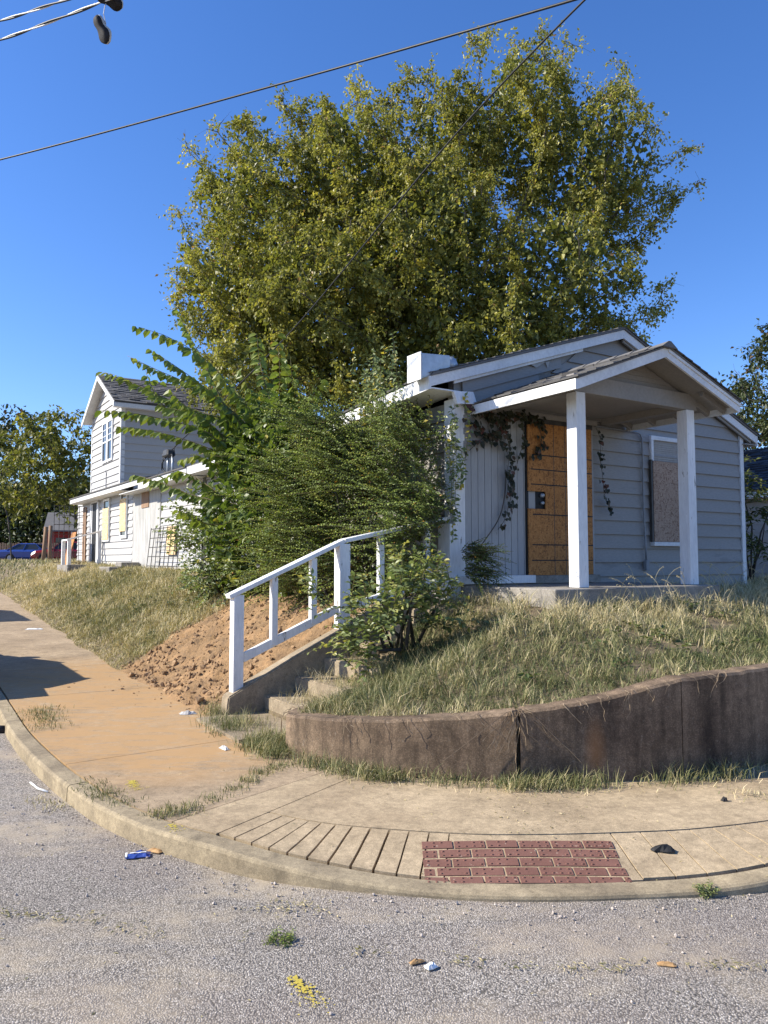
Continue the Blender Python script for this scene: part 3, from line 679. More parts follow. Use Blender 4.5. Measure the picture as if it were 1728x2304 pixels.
for b in (-1.5, -1.28, -.9, -.5, -.12):
    for e in (PL, PR):
        sg = 1 if e is PR else -1; xi = 2.56 if e is PR else .57; zi = PP[1]-abs(xi-PP[0])*(.362 if e is PR else .376)
        MB().beam((xi-.1*sg, b, zi-.06+.036), (e[0]-.01*sg, b, e[1]-.065), .04, .07).build('rafter_tail', M['ceil'], H1)
# ------------------------------------------------------------------ metal box on the eave
bx = hroot('roof_vent_box', label='dented pale metal box on the left eave of the near house', cat='vent box')
m = MB(); m.hexa([(-.54, -.10, 3.60), (-.13, -.10, 3.73), (-.13, .14, 3.73), (-.54, .14, 3.60), (-.54, -.10, 3.885), (-.13, -.11, 3.91), (-.15, .13, 3.93), (-.54, .13, 3.89)])
m.build('casing', M['galv'], bx, bevel=.012, seg=2)
m = MB(); m.tube([(-.15, .02, 3.82), (-.03, .03, 3.83), (.02, .04, 3.82)], [.105, .11, .07], 10); m.build('hood', M['galv'], bx, True)
MB().box(-.555, -.543, -.115, .15, 3.585, 3.895).build('lit_side', M['white'], bx)  # white sheet puts the sunlit side's brightness into the colour
# ------------------------------------------------------------------ steps and handrail
st = hroot('entrance_steps', label='overgrown concrete steps climbing from the sidewalk to the porch', cat='steps')
for i in range(6):
    a = STEP_A0+i*STEP_T; z = .13+STEP_R*(i+1)
    MB().box(a, a+STEP_T+(.03 if i < 5 else .25), -1.0+.02*(i % 2) if i < 3 else -.5, -.004, max(-.02, z-STEP_R*2), z-.0005*i).build('step', M['step_c'], st, bevel=.012, seg=2)
MB().box(-3.0, STEP_A0-.003, -1.0, .03, .0, .138).build('landing', M['step_c'], st)
ck = MB().extrude([(-2.74, .002, -.05), (-.35, .002, -.05), (-.35, .002, 1.20), (-.9, .002, 1.16), (-1.45, .002, .89), (-2.0, .002, .64), (-2.55, .002, .375), (-2.7, .002, .30)], (0, .17, 0)).build('cheek_wall', M['step_c'], st, bevel=.012, seg=2)
hr = hroot('handrail', label='chipped white wooden handrail beside the concrete steps', cat='handrail')
RT = lambda a: 1.265+(a+2.62)*(1.79-1.265)/1.2 if a < -1.42 else 1.79+(a+1.42)*(2.075-1.79)/1.42
def hpost(a, w_, z0, top, nm): return MB().box(a-w_/2, a+w_/2, .1-w_/2, .1+w_/2, z0, top).build(nm, M['whitew'], hr, bevel=.004)
hpost(-2.585, .105, .28, RT(-2.585)-.028, 'post'); hpost(-1.42, .125, .78, RT(-1.42)-.03, 'post')
for a in (-2.2, -1.765, -.945, -.33): hpost(a, .065, (RT(a)-.70 if a < -1.4 else 1.0), RT(a)-.03, 'baluster')
for p, q in ((-2.68, -1.42), (-1.415, -.02)):
    MB().beam((p, .1, RT(p)), (q, .1, RT(q)), .12, .042).build('top_rail', M['whitew'], hr, bevel=.004)
MB().beam((-2.53, .1, RT(-2.53)-.66), (-1.48, .1, RT(-1.48)-.68), .05, .085).build('bottom_rail', M['whitew'], hr, bevel=.004)
MB().beam((-1.36, .1, 1.10), (-.1, .1, 1.36), .05, .085).build('bottom_rail', M['whitew'], hr, bevel=.004)
# ------------------------------------------------------------------ two-storey house along the left street
H2 = hroot('house', label='pale two storey clapboard house with boarded windows beyond the shrubs', cat='house')
b0, b1, zg = 13.9, 21.0, 1.1
MB().box(.01, 6.5, b0, b1, zg, 3.46).build('lower_wall', M['siding2'], H2)
ex2 = .184
ops = [(14.45, 15.12, 2.28, 3.42), (16.42, 17.15, 2.10, 3.36), (17.8, 18.75, 1.3, 3.36)]
for i in range(12):
    z = 1.36+i*ex2; lap(MB(), (.01, b1), (.01, b0), z, ex2+.012, (-1, 0), t1=.032).build('siding_board', M['siding2'], H2)
lf = MB().box(-.03, .02, b0, b1, 1.1, 1.355); lf.build('foundation', M['slab_c'], H2)
EZ = 3.53
MB().hexa([(-.42, 11.9, EZ-.13), (-.39, 11.9, EZ-.13), (-.39, 20.2, EZ-.10), (-.42, 20.2, EZ-.10), (-.42, 11.9, EZ), (-.39, 11.9, EZ), (-.39, 20.2, EZ+.03), (-.42, 20.2, EZ+.03)]).build('eave_fascia', M['trim'], H2)
MB().box(-.42, .35, 20.2, 20.23, EZ-.12, EZ+.05).build('eave_fascia', M['trim'], H2)
MB().box(-.388, .01, 13.9, 20.19, EZ-.115, EZ-.10).build('soffit', M['trim'], H2)
lr = MB(); lr.hexa([(-.45, 11.9, EZ+.0), (.4, 11.9, EZ+.17), (.4, 20.25, EZ+.2), (-.45, 20.25, EZ+.03), (-.45, 11.9, EZ+.03), (.4, 11.9, EZ+.2), (.4, 20.25, EZ+.23), (-.45, 20.25, EZ+.06)])
lr.build('lower_roof', M['shingle'], H2)
ub0, ub1, uz0, uz1, uzp = 16.75, 20.75, 3.6, 6.42, 7.50
um = (ub0+ub1)/2
MB().extrude([(.36, ub0, uz0), (.36, ub1, uz0), (.36, ub1, uz1), (.36, um, uzp-.06), (.36, ub0, uz1)], (6.2, 0, 0)).build('upper_wall', M['siding2'], H2)
e3 = .225
for i in range(17):
    z = 3.75+i*e3; zt = z+e3+.012
    q0, q1 = ub0, ub1
    cl = lambda zz: (ub0, ub1) if zz < uz1 else (ub0+(zz-uz1)*(um-ub0)/(uzp-uz1), ub1-(zz-uz1)*(um-ub0)/(uzp-uz1))
    (p, q), (p2, q2) = cl(z), cl(min(zt, uzp))
    if q-p > .2: lap(MB(), (.36, q), (.36, p), z, zt-z, (-1, 0), t1=.036, p2=(.36, q2), q2=(.36, p2)).build('siding_board', M['siding2'], H2)
    if zt < uz1+.05: lap(MB(), (.36, ub0), (6.4, ub0), z, zt-z, (0, -1), t1=.036).build('siding_board', M['siding2'], H2)
MB().box(.325, .45, ub0-.03, ub0-.0, 3.7, uz1).build('corner_board', M['trim'], H2)
MB().box(.325, .355, ub0+.0, ub0+.09, 3.7, uz1).build('corner_board', M['trim'], H2)
MB().box(.325, .355, ub1-.09, ub1+.0, 3.7, uz1).build('corner_board', M['trim'], H2)
oh = .28; sl2 = (uzp-uz1)/(um-ub0)
ur = MB(); A0 = .36-.30
for sgn in (-1, 1):
    eb = ub0-oh if sgn < 0 else ub1+oh; ez = uz1-oh*sl2
    ur.hexa([(A0, eb, ez), (7, eb, ez), (7, um, uzp), (A0, um, uzp), (A0, eb, ez+.05), (7, eb, ez+.05), (7, um, uzp+.05), (A0, um, uzp+.05)])
uro = ur.build('upper_roof', M['shingle'], H2)
shingles(uro, (A0-.02, ub0-oh-.02, uz1-oh*sl2+.045), (5.2, ub0-oh-.02, uz1-oh*sl2+.045), (A0-.02, um, uzp+.05), (5.2, um, uzp+.05), M['shingle'], exp=.19, tab=.33, seed=8, jit=.012)
for sgn in (-1, 1):
    eb = ub0-oh if sgn < 0 else ub1+oh; ez = uz1-oh*sl2
    MB().extrude([(A0-.025, eb, ez-.13), (A0-.025, um, uzp-.13), (A0-.025, um, uzp+.02), (A0-.025, eb, ez+.02)], (.025, 0, 0)).build('rake_board', M['trim'], H2)
    MB().extrude([(A0, eb, ez-.02), (A0, um, uzp-.02), (A0, um, uzp-.005), (A0, eb, ez-.005)], (.3, 0, 0)).build('rake_soffit', M['trim'], H2)
MB().box(A0, 7, ub0-oh-.0, ub0-oh+.025, uz1-oh*sl2-.13, uz1-oh*sl2-.0).build('eave_fascia', M['trim'], H2)
MB().box(A0, 7, ub0-oh+.026, ub0, uz1-oh*sl2-.12, uz1-oh*sl2-.1).build('eave_soffit', M['trim'], H2)
# upper pair of sash windows
def sash_window(par, x, y0, y1, z0, z1, muntin=True):
    wnd = MB(); t = .07
    for q in ((y0-t, y0, z0, z1), (y1, y1+t, z0, z1), (y0-t, y1+t, z1, z1+t), (y0-t, y1+t, z0-t, z0)): wnd.box(x-.05, x-.005, q[0], q[1], q[2], q[3])
    wnd = wnd.build('window', M['white'], par)
    zm = (z0+z1)/2
    MB().box(x-.02, x-.012, y0, y1, z0, zm-.02).build('pane', M['glass'], wnd); MB().box(x-.032, x-.024, y0, y1, zm+.02, z1).build('pane', M['glass'], wnd)
    MB().box(x-.04, x-.006, y0, y1, zm-.022, zm+.022).build('sash', M['white'], wnd)
    if muntin:
        for kx in (.5,): MB().box(x-.038, x-.033, y0+(y1-y0)*kx-.01, y0+(y1-y0)*kx+.01, zm+.022, z1).build('muntin', M['white'], wnd)
        for kz in (.33, .66): MB().box(x-.0375, x-.033, y0, y1, zm+(z1-zm)*kz-.009, zm+(z1-zm)*kz+.009).build('muntin', M['white'], wnd)
    return wnd
sash_window(H2, .34, 17.75, 18.25, 4.75, 5.95); sash_window(H2, .34, 18.45, 18.95, 4.75, 5.95)
MB().tube([(.32, 18.45, 3.7), (.32, 18.45, 4.35), (.30, 18.45, 4.42)], .015, 6).build('vent_pipe', M['cond'], H2)
# lower windows with pale boards
for (y0, y1, z0, z1, wz0, wz1) in ((14.45, 15.0, 2.36, 3.26, 2.25, 3.38), (16.42, 17.05, 2.17, 3.10, 2.2, 3.32)):
    wnd = MB(); t = .07
    for q in ((y0-t, y0, wz0, wz1), (y1, y1+t, wz0, wz1), (y0-t, y1+t, wz1, wz1+t), (y0-t-.03, y1+t+.03, wz0-.08, wz0)): wnd.box(-.06, -.015, q[0], q[1], q[2], q[3])
    wnd = wnd.build('window', M['white'], H2)
    MB().box(-.03, -.022, y0, y1, wz0, wz1).build('pane', M['glass'], wnd)
    MB().box(-.075, -.062, y0-.04, y1+.03, z0, z1).build('window_board', M['osb_pale'], H2)
# door with casing, storm door ajar, leaning boards, security grille, steps and rail
MB().box(-.03, -.012, 17.85, 18.75, 1.45, 3.36).build('door', M['black'], H2)
for q in ((17.75, 17.85), (18.75, 18.85)): MB().box(-.06, -.01, q[0], q[1], 1.45, 3.45).build('door_casing', M['trim'], H2)
MB().box(-.06, -.01, 17.75, 18.85, 3.36, 3.46).build('door_casing', M['trim'], H2)
for q in ((17.9, 17.98), (18.6, 18.68)): MB().box(-.05, -.032, q[0], q[1], 1.5, 3.32).build('storm_frame', M['white'], H2)
MB().box(-.05, -.015, 19.55, 20.0, 1.5, 3.3).build('bare_plank', M['wood'], H2)
MB().hexa([(-.80, 18.5, 1.36), (-.78, 18.5, 1.36), (-.78, 19.3, 1.36), (-.80, 19.3, 1.36), (-.52, 18.55, 2.45), (-.50, 18.55, 2.45), (-.50, 19.25, 2.45), (-.52, 19.25, 2.45)]).build('leaning_sheet', M['osb'], H2)
gr = MB()
for i in range(7): gr.beam((-1.05+i*.15, 19.3, 1.5), (-1.05+i*.15, 19.3, 3.3), .016, .016, (0, 1, 0))
for z in (1.5, 1.8, 2.12, 2.4, 2.7, 3.0, 3.3): gr.beam((-1.06, 19.3, z), (-.14, 19.3, z), .018, .018)
gr.build('security_grille', M['dmetal'], H2)
tr = hroot('stoop_rail', label='small grey white stoop rail before the two storey house door', cat='handrail')
for p in ((-.95, 18.2), (-.95, 17.3), (-.1, 17.3)): MB().box(p[0]-.05, p[0]+.05, p[1]-.05, p[1]+.05, 1.2, 2.42 if p[0] > -.5 else 2.15).build('post', M['trim'], tr)
MB().beam((-1.02, 17.3, 2.17), (-.04, 17.3, 2.45), .1, .045).build('top_rail', M['trim'], tr)
MB().beam((-.95, 18.24, 2.17), (-.95, 17.36, 2.17), .1, .045).build('top_rail', M['trim'], tr)
MB().box(-1.0, -.04, 17.25, 18.9, 1.1, 1.43).build('stoop', M['slab_c'], tr)
MB().box(-.75, -.04, 13.2, 14.3, 1.0, 1.40).build('step', M['slab_c'], H2, bevel=.015)
MB().box(-.5, -.04, 13.0, 13.6, 1.40, 1.52).build('step', M['slab_c'], H2, bevel=.015)
# low wing of bare board between the two houses
H3 = hroot('wing', label='low wing with bare cement board panels behind the shrubs', cat='outbuilding')
MB().box(.02, 5.0, 8.5, 13.88, 1.0, 3.40).build('wall', M['cement'], H3)
for i in range(4):
    y = 13.87-i*.62; MB().box(-.012, .015, y-.61, y, 1.25, 3.36).build('cement_panel', M['cement'], H3)
for i in range(11):
    z = 1.25+i*.19; lap(MB(), (.015, 11.38), (.015, 8.5), z, .2, (-1, 0), t1=.02).build('siding_board', M['siding2'], H3)
MB().box(-.05, -.03, 10.1, 10.75, 1.7, 2.35).build('window_board', M['osb_pale'], H3)
MB().box(-.03, -.013, 12.35, 13.0, 2.9, 3.32).build('vent_louvre', M['wood'], H3)
MB().box(-.42, -.39, 8.3, 11.88, 3.28, 3.45).build('eave_fascia', M['trim'], H3)
MB().hexa([(-.45, 8.3, 3.45), (2.5, 8.3, 4.1), (2.5, 13.8, 4.1), (-.45, 11.88, 3.45), (-.45, 8.3, 3.48), (2.5, 8.3, 4.13), (2.5, 13.8, 4.13), (-.45, 11.88, 3.48)]).build('roof', M['shingle'], H3)
MB().box(-.388, .01, 8.3, 13.85, 3.29, 3.305).build('soffit', M['trim'], H3)
tl = hroot('wire_trellis', label='rusty wire grid leaning on the pale low wing', cat='trellis')
tm = MB()
for i in range(8): tm.tube([(-.22, 9.5+i*.33, 1.2), (-.10, 9.5+i*.33, 2.35)], .009, 4)
for j in range(6): tm.tube([(-.22+j*.024, 9.5, 1.22+j*.22), (-.22+j*.024, 11.8, 1.22+j*.22)], .009, 4)
tm.build('grid', M['dmetal'], tl)
# service mast on the low roof
ms = hroot('service_mast', label='grey double conduit mast with tangled wires on the low roof', cat='mast')
for q in (0, .22): MB().tube([(.0, 10.9-q*1.6, 3.5), (.0, 10.9-q*1.6, 4.05-.3*q)], .03, 8).build('conduit', M['galv'], ms, True)
MB().hexa([(-.12, 10.6, 3.98), (.1, 10.6, 3.98), (.1, 11.05, 3.98), (-.12, 11.05, 3.98), (-.1, 10.65, 4.14), (.08, 10.65, 4.14), (.08, 10.95, 4.16), (-.1, 10.95, 4.16)]).build('weatherhead', M['dmetal'], ms, bevel=.03)
for i in range(4):
    MB().tube([(0, 10.8+.05*i, 4.05), (-.1, 10.95+.1*i, 3.95-.1*i), (-.05, 11.15+.06*i, 3.75-.05*i), (0, 11.0, 3.62)] if i < 2 else [(0, 10.7, 4.05), (-.1, 10.4-.08*i, 3.9), (-.05, 10.25, 4.1+.02*i)], .011, 5).build('wire', M['black'], ms)
# ------------------------------------------------------------------ neighbour on the right
H4 = hroot('house', label='beige house with dark shingle roof peeking past the right corner', cat='house')
nA = 11.3
MB().box(nA+.01, nA+6, -1.5, 9, .9, 3.1).build('wall', M['beige'], H4)
for i in range(11): lap(MB(), (nA+.01, 9), (nA+.01, -1.5), 1.1+i*ex, ex+.012, (-1, 0), t1=.018).build('siding_board', M['beige'], H4)
MB().box(nA-.32, nA-.29, -1.8, 9.3, 2.98, 3.12).build('eave_fascia', M['white'], H4)
MB().box(nA-.288, nA, -1.8, 9.3, 2.985, 3.0).build('soffit', M['trim'], H4)
rr = MB()
rr.hexa([(nA-.34, -1.8, 3.12), (nA+3, -1.8, 4.55), (nA+3, 9.3, 4.55), (nA-.34, 9.3, 3.12), (nA-.34, -1.8, 3.15), (nA+3, -1.8, 4.58), (nA+3, 9.3, 4.58), (nA-.34, 9.3, 3.15)])
rr.hexa([(nA+3, -1.8, 4.55), (nA+6.3, -1.8, 3.1), (nA+6.3, 9.3, 3.1), (nA+3, 9.3, 4.55), (nA+3, -1.8, 4.58), (nA+6.3, -1.8, 3.13), (nA+6.3, 9.3, 3.13), (nA+3, 9.3, 4.58)])
rr = rr.build('roof', M['shingle_d'], H4)
shingles(rr, (nA-.36, 7, 3.15), (nA-.36, 1.2, 3.15), (nA+3, 7, 4.58), (nA+3, 1.2, 4.58), M['shingle_d'], exp=.2, tab=.36, seed=12, jit=.02, gap=.012)
sash_window(H4, nA-.0, 2.0, 2.85, 1.55, 2.75, False)
MB().box(nA-.03, nA+.0, 3.62, 3.74, 1.0, 2.0).build('downspout', M['white'], H4)
# ================================================================== VEGETATION
TREE_E = [(-3.11, 20.0, 10.27, 1.94, 2.6, 2.24, 1), (-3.64, 19.5, 8.19, 1.71, 2.4, 1.71, 1), (-0.76, 20.0, 11.24, 2.07, 3, 2.24, 1), (-1.34, 18.5, 7.63, 2.38, 3, 2.16, 1.1), (0.96, 19.0, 8.93, 2.34, 3.4, 2.79, 1), (1.73, 20.0, 12.34, 1.66, 2.6, 1.78, 0.8), (3.6, 19.5, 12.79, 1.74, 2.4, 1.85, 0.85), (4.15, 19.5, 14.71, 0.87, 1.1, 0.99, 0.5), (5.13, 19.0, 11.45, 1.8, 2.4, 1.91, 0.85), (6.34, 19.0, 10.42, 1.12, 1.6, 1.23, 0.7), (3.97, 18.0, 8.11, 2.01, 2.6, 1.79, 0.8), (2.27, 18.0, 6.4, 2.73, 2.6, 1.36, 1), (5.69, 18.5, 7.63, 0.76, 1.1, 0.65, 0.5), (-4.3, 20.0, 11.36, 0.95, 1.4, 0.71, 0.8), (-4.8, 19.5, 9.12, 0.69, 1.2, 0.69, 0.9), (6.33, 19.5, 13.5, 0.58, 0.9, 0.87, 0.4), (0.07, 20.0, 13.56, 0.71, 1, 0.83, 0.6), (-3.7, 20.5, 13.11, 0.85, 1.2, 0.61, 0.8), (-1.63, 20.5, 13.49, 0.85, 1.2, 0.61, 0.8), (-4.82, 19.0, 7.56, 0.5, 0.9, 0.44, 0.7), (2.63, 19.5, 14.59, 0.58, 0.9, 0.7, 0.4), (7.36, 19.0, 10.76, 0.45, 0.7, 0.39, 0.4), (-2.84, 18.5, 5.98, 2.15, 2.2, 1.18, 1.1), (0.17, 18.0, 5.55, 2.09, 2.2, 0.94, 1.1), (-5.34, 19.0, 8.47, 0.38, 0.7, 0.45, 0.62), (-5.33, 19.4, 10.48, 0.48, 0.7, 0.53, 0.62), (-4.98, 19.8, 12.47, 0.59, 0.7, 0.47, 0.62), (-4.37, 20.2, 13.31, 0.41, 0.7, 0.55, 0.62), (-3.6, 19.0, 12.83, 0.47, 0.7, 0.45, 0.62), (-2.58, 19.4, 13.26, 0.58, 0.7, 0.53, 0.62), (-1.87, 19.8, 13.87, 0.4, 0.7, 0.47, 0.62), (-0.89, 20.2, 13.87, 0.5, 0.7, 0.55, 0.62), (-0.16, 19.0, 13.96, 0.57, 0.7, 0.45, 0.62), (0.82, 19.4, 14.1, 0.39, 0.7, 0.53, 0.62), (1.67, 19.8, 14.79, 0.5, 0.7, 0.47, 0.62), (2.73, 20.2, 15.62, 0.6, 0.7, 0.56, 0.62), (3.25, 19.0, 14.61, 0.39, 0.7, 0.45, 0.62), (4.54, 19.4, 15.37, 0.49, 0.7, 0.53, 0.62), (5.28, 19.8, 15.22, 0.59, 0.7, 0.47, 0.62), (6.4, 20.2, 14.74, 0.41, 0.7, 0.55, 0.62), (6.95, 19.0, 12.62, 0.47, 0.7, 0.45, 0.62), (7.59, 19.4, 11.9, 0.57, 0.7, 0.53, 0.62), (8.2, 19.8, 11.27, 0.4, 0.7, 0.47, 0.62), (7.53, 20.2, 8.91, 0.5, 0.7, 0.54, 0.62), (7.01, 19.0, 7.79, 0.56, 0.7, 0.44, 0.62), (6.69, 19.4, 7.0, 0.38, 0.7, 0.52, 0.62), (-5.17, 19.8, 9.59, 0.49, 0.7, 0.47, 0.62), (-5.37, 20.2, 8.18, 0.59, 0.7, 0.54, 0.62)]
ARCH = [[(-1.77, 11.2, 2.97), (-1.77, 11.0, 3.5), (-2.11, 10.8, 3.95), (-2.43, 10.6, 4.33), (-2.92, 10.4, 4.62), (-3.44, 10.2, 4.75)], [(-1.8, 11.2, 2.9), (-2.1, 11.12, 3.58), (-2.53, 11.03, 4.03), (-2.94, 10.95, 4.33), (-3.4, 10.87, 4.63)], [(-1.86, 11.2, 2.84), (-1.94, 11.27, 3.45), (-2.47, 11.33, 3.97), (-2.87, 11.4, 4.2), (-3.37, 11.47, 4.42), (-3.88, 11.53, 4.67)], [(-1.86, 11.2, 2.75), (-2.16, 11.4, 3.54), (-2.85, 11.6, 3.85), (-3.46, 11.8, 4.12), (-4.13, 12.0, 4.45), (-4.57, 12.2, 4.61)], [(-1.92, 11.2, 2.68), (-2.52, 11.03, 3.41), (-2.97, 10.87, 3.54), (-3.52, 10.7, 3.64), (-3.99, 10.53, 3.65)], [(-1.98, 11.2, 2.59), (-2.43, 11.2, 3.14), (-2.87, 11.2, 3.33), (-3.37, 11.2, 3.47), (-3.95, 11.2, 3.54)], [(-2.04, 11.2, 2.34), (-2.45, 11.37, 2.45), (-2.88, 11.53, 2.56), (-3.41, 11.7, 2.77), (-3.92, 11.87, 2.92)], [(-1.68, 11.2, 2.9), (-1.5, 10.95, 3.31), (-1.46, 10.7, 3.75), (-1.43, 10.45, 4.23), (-1.43, 10.2, 4.7)], [(-1.71, 11.2, 2.9), (-1.63, 11.09, 3.45), (-1.9, 10.98, 3.96), (-2.1, 10.87, 4.38)], [(-1.64, 11.2, 2.84), (-1.44, 11.31, 3.43), (-1.3, 11.42, 3.77), (-1.12, 11.53, 4.1)], [(-1.74, 11.2, 2.9), (-1.7, 11.53, 3.85), (-1.92, 11.87, 4.59), (-2.05, 12.2, 5.27)], [(-1.61, 11.2, 2.84), (-1.28, 10.98, 3.37), (-1.05, 10.76, 3.79), (-0.84, 10.53, 4.14)], [(-1.71, 11.2, 2.87), (-2.31, 11.2, 3.79), (-2.57, 11.2, 4.33), (-3.02, 11.2, 5.19), (-3.09, 11.2, 5.35)], [(-1.83, 11.2, 2.68), (-2.4, 11.37, 3.37), (-2.89, 11.53, 3.79), (-3.4, 11.7, 3.95), (-3.74, 11.87, 4.59)], [(-1.61, 11.2, 2.81), (-1.14, 10.87, 3.29), (-0.85, 10.53, 3.48), (-0.62, 10.2, 3.59)], [(-1.8, 11.2, 2.65), (-2.53, 11.09, 3.58), (-2.91, 10.98, 3.84), (-3.16, 10.87, 4.15)], [(-1.89, 11.2, 2.53), (-2.32, 11.31, 2.92), (-2.73, 11.42, 3.12), (-3.14, 11.53, 3.07)], [(-2.11, 11.2, 2.28), (-2.6, 11.45, 2.68), (-3.09, 11.7, 2.93), (-3.58, 11.95, 2.77), (-3.56, 12.2, 2.99)], [(-1.55, 11.2, 2.78), (-1.13, 10.98, 3.43), (-1.26, 10.76, 3.94), (-1.29, 10.53, 4.34)], [(-1.74, 11.2, 2.72), (-2.12, 11.2, 3.16), (-2.68, 11.2, 3.66), (-3.28, 11.2, 3.64)], [(-1.64, 11.2, 2.75), (-1.91, 11.42, 3.64), (-2.24, 11.64, 4.14), (-2.46, 11.87, 4.49)], [(-2.1, 11.2, 2.22), (-2.34, 10.87, 2.05), (-2.62, 10.53, 2.18), (-2.77, 10.2, 2.28)]]
BT1 = [(-18.08, 42.0, 7.62, 2.41, 3, 2.41, 1.0), (-18.56, 40.0, 5.7, 2.07, 3, 1.84, 1.0), (-16.13, 40.0, 5.47, 1.38, 2, 1.38, 1.0), (-17.4, 42.0, 9.58, 1.45, 2, 0.97, 1.0), (-21.24, 44.0, 8.16, 1.52, 3, 1.52, 1.0)]
BT2 = [(-24.47, 50.0, 10.51, 1.44, 3, 2.01, 1.0), (-26.76, 50.0, 9.64, 2.3, 4, 2.59, 1.0), (-25.03, 52.0, 6.93, 1.79, 3, 1.79, 1.0)]
BT3 = [(15.33, 34.0, 8.66, 0.88, 2, 1.56, 1.0), (15.99, 33.0, 7.29, 1.33, 2.5, 1.14, 1.0), (14.9, 34.0, 7.46, 0.78, 2, 0.98, 1.0)]
BT4 = [(15.23, 30.0, 9.6, 1.03, 2.5, 1.72, 1.0), (14.59, 30.0, 8.71, 0.6, 2, 1.03, 1.0), (15.6, 30.0, 7.3, 1.21, 2, 1.38, 1.0)]
wireA = [(-8.19, 16.0, 10.1), (-1.63, 12.5, 9.58), (2.3, 9.0, 8.38)]
wireA2 = [(-14.18, 19.0, 10.65), (3.78, 7.5, 7.86)]
wireB = [(2.03, 7.5, 7.25), (0.81, 10.0, 7.09), (-1.81, 14.5, 5.89), (-5.12, 18.2, 4.23)]
wireC = [(-5.21, 8.6, 7.36), (-4.13, 8.0, 7.18), (-2.85, 7.2, 6.96), (-1.81, 6.5, 6.78)]
wireD = [(-5.4, 8.9, 7.86), (-4.3, 8.3, 7.61), (-3.26, 7.6, 7.33), (-2.18, 6.8, 6.98)]
shoe1 = [(-2.68, 7.1, 6.9)]
shoe2 = [(-2.7, 7.1, 6.62)]
knot = [(-2.73, 7.1, 6.91)]
def unit(v): return v/np.maximum(1e-9, np.linalg.norm(v, axis=-1, keepdims=True))
LEAF_SHAPES = {
 'rhomb': (np.array([[0, 0, 0], [-.5, .45, .10], [0, 1, -.06], [.5, .45, .10]]), np.array([[0, 2, 1], [0, 3, 2]])),
 'oval': (np.array([[0, 0, 0], [-.42, .28, .09], [-.40, .66, .08], [0, 1, -.12], [.40, .66, .08], [.42, .28, .09], [0, .5, 0]]),
          np.array([[0, 6, 1], [1, 6, 2], [2, 6, 3], [0, 5, 6], [5, 4, 6], [4, 3, 6]])),
 'ivy': (np.array([[0, .1, 0], [-.55, .0, .05], [-.62, .5, .06], [0, 1.05, -.1], [.62, .5, .06], [.55, .0, .05], [0, .45, .0]]),
         np.array([[0, 6, 1], [1, 6, 2], [2, 6, 3], [0, 5, 6], [5, 4, 6], [4, 3, 6]])),
}
def leaf_arrays(P, D, N, L, Wd, tint, shape='rhomb'):
    sv, sf = LEAF_SHAPES[shape]; n = len(P); D = unit(D); X = unit(np.cross(D, N)); N2 = np.cross(X, D)
    V_ = (P[:, None]+sv[None, :, 0, None]*(X*Wd[:, None])[:, None]+sv[None, :, 1, None]*(D*L[:, None])[:, None]+sv[None, :, 2, None]*(N2*L[:, None])[:, None]).reshape(-1, 3)
    F = (sf[None]+(np.arange(n)*len(sv))[:, None, None]).reshape(-1, 3)
    return V_, F, np.repeat(tint, len(sv))
def leaf_obj(name, P, D, N, L, Wd, tint, mat, parent, shape='rhomb', stuff=True):
    V_, F, T = leaf_arrays(P, D, N, L, Wd, tint, shape); o = link(name, npmesh(name, V_, [F], T), mat, parent)
    if stuff: o['kind'] = 'stuff'
    return o
def colonize(attr, trunk, step, di, dk, iters, r):
    nodes = [np.array(p, float) for p in trunk]; par = [-1]+list(range(len(trunk)-1)); alive = np.ones(len(attr), bool)
    near_d = np.full(len(attr), 1e9); near_i = np.zeros(len(attr), int); new = list(range(len(nodes)))
    for it in range(iters):
        NP = np.array([nodes[i] for i in new])
        if len(NP):
            for c in range(0, len(NP), 400):
                D = np.linalg.norm(attr[:, None]-NP[None, c:c+400], axis=2); j = D.argmin(1); d = D[np.arange(len(attr)), j]
                u = d < near_d; near_d[u] = d[u]; near_i[u] = np.array(new[c:c+400])[j[u]]
        alive &= near_d > dk
        act = alive & (near_d < di)
        if not act.any(): break
        acc = {}
        for k in np.nonzero(act)[0]:
            i = near_i[k]; acc[i] = acc.get(i, 0)+(attr[k]-nodes[i])/near_d[k]
        new = []
        for i, v in acc.items():
            v = v/np.linalg.norm(v) if np.linalg.norm(v) > .05 else r.normal(size=3)
            v = v+r.normal(size=3)*.18; v /= np.linalg.norm(v)
            nodes.append(nodes[i]+v*step); par.append(i); new.append(len(nodes)-1)
    return np.array(nodes), np.array(par)
def radii(par, r0, pw=2.3, rmax=1.0):
    n = len(par); a = np.zeros(n)
    for i in range(n-1, -1, -1):
        if a[i] == 0: a[i] = r0**pw
        if par[i] >= 0: a[par[i]] += a[i]
    return np.minimum(a**(1/pw), rmax)
def limb_mesh(name, N, par, rad, mat, parent, sides=5):
    i = np.nonzero(par >= 0)[0]; p, q = N[par[i]], N[i]; r0, r1 = np.minimum(rad[par[i]], rad[i]*1.5), rad[i]
    d = unit(q-p); ref = np.where(np.abs(d[:, 2:3]) < .9, np.array([[0, 0, 1.0]]), np.array([[1.0, 0, 0]])); x = unit(np.cross(d, ref)); y = np.cross(d, x)
    t = np.arange(sides)*2*np.pi/sides
    ring = np.cos(t)[None, :, None]*x[:, None]+np.sin(t)[None, :, None]*y[:, None]
    V_ = np.concatenate([p[:, None]+ring*r0[:, None, None], q[:, None]+ring*r1[:, None, None]], 1).reshape(-1, 3)
    k = np.arange(sides); f = np.stack([k, (k+1) % sides, sides+(k+1) % sides, sides+k], -1)
    F = (f[None]+(np.arange(len(i))*2*sides)[:, None, None]).reshape(-1, 4)
    return link(name, npmesh(name, V_, [F]), mat, parent, True)
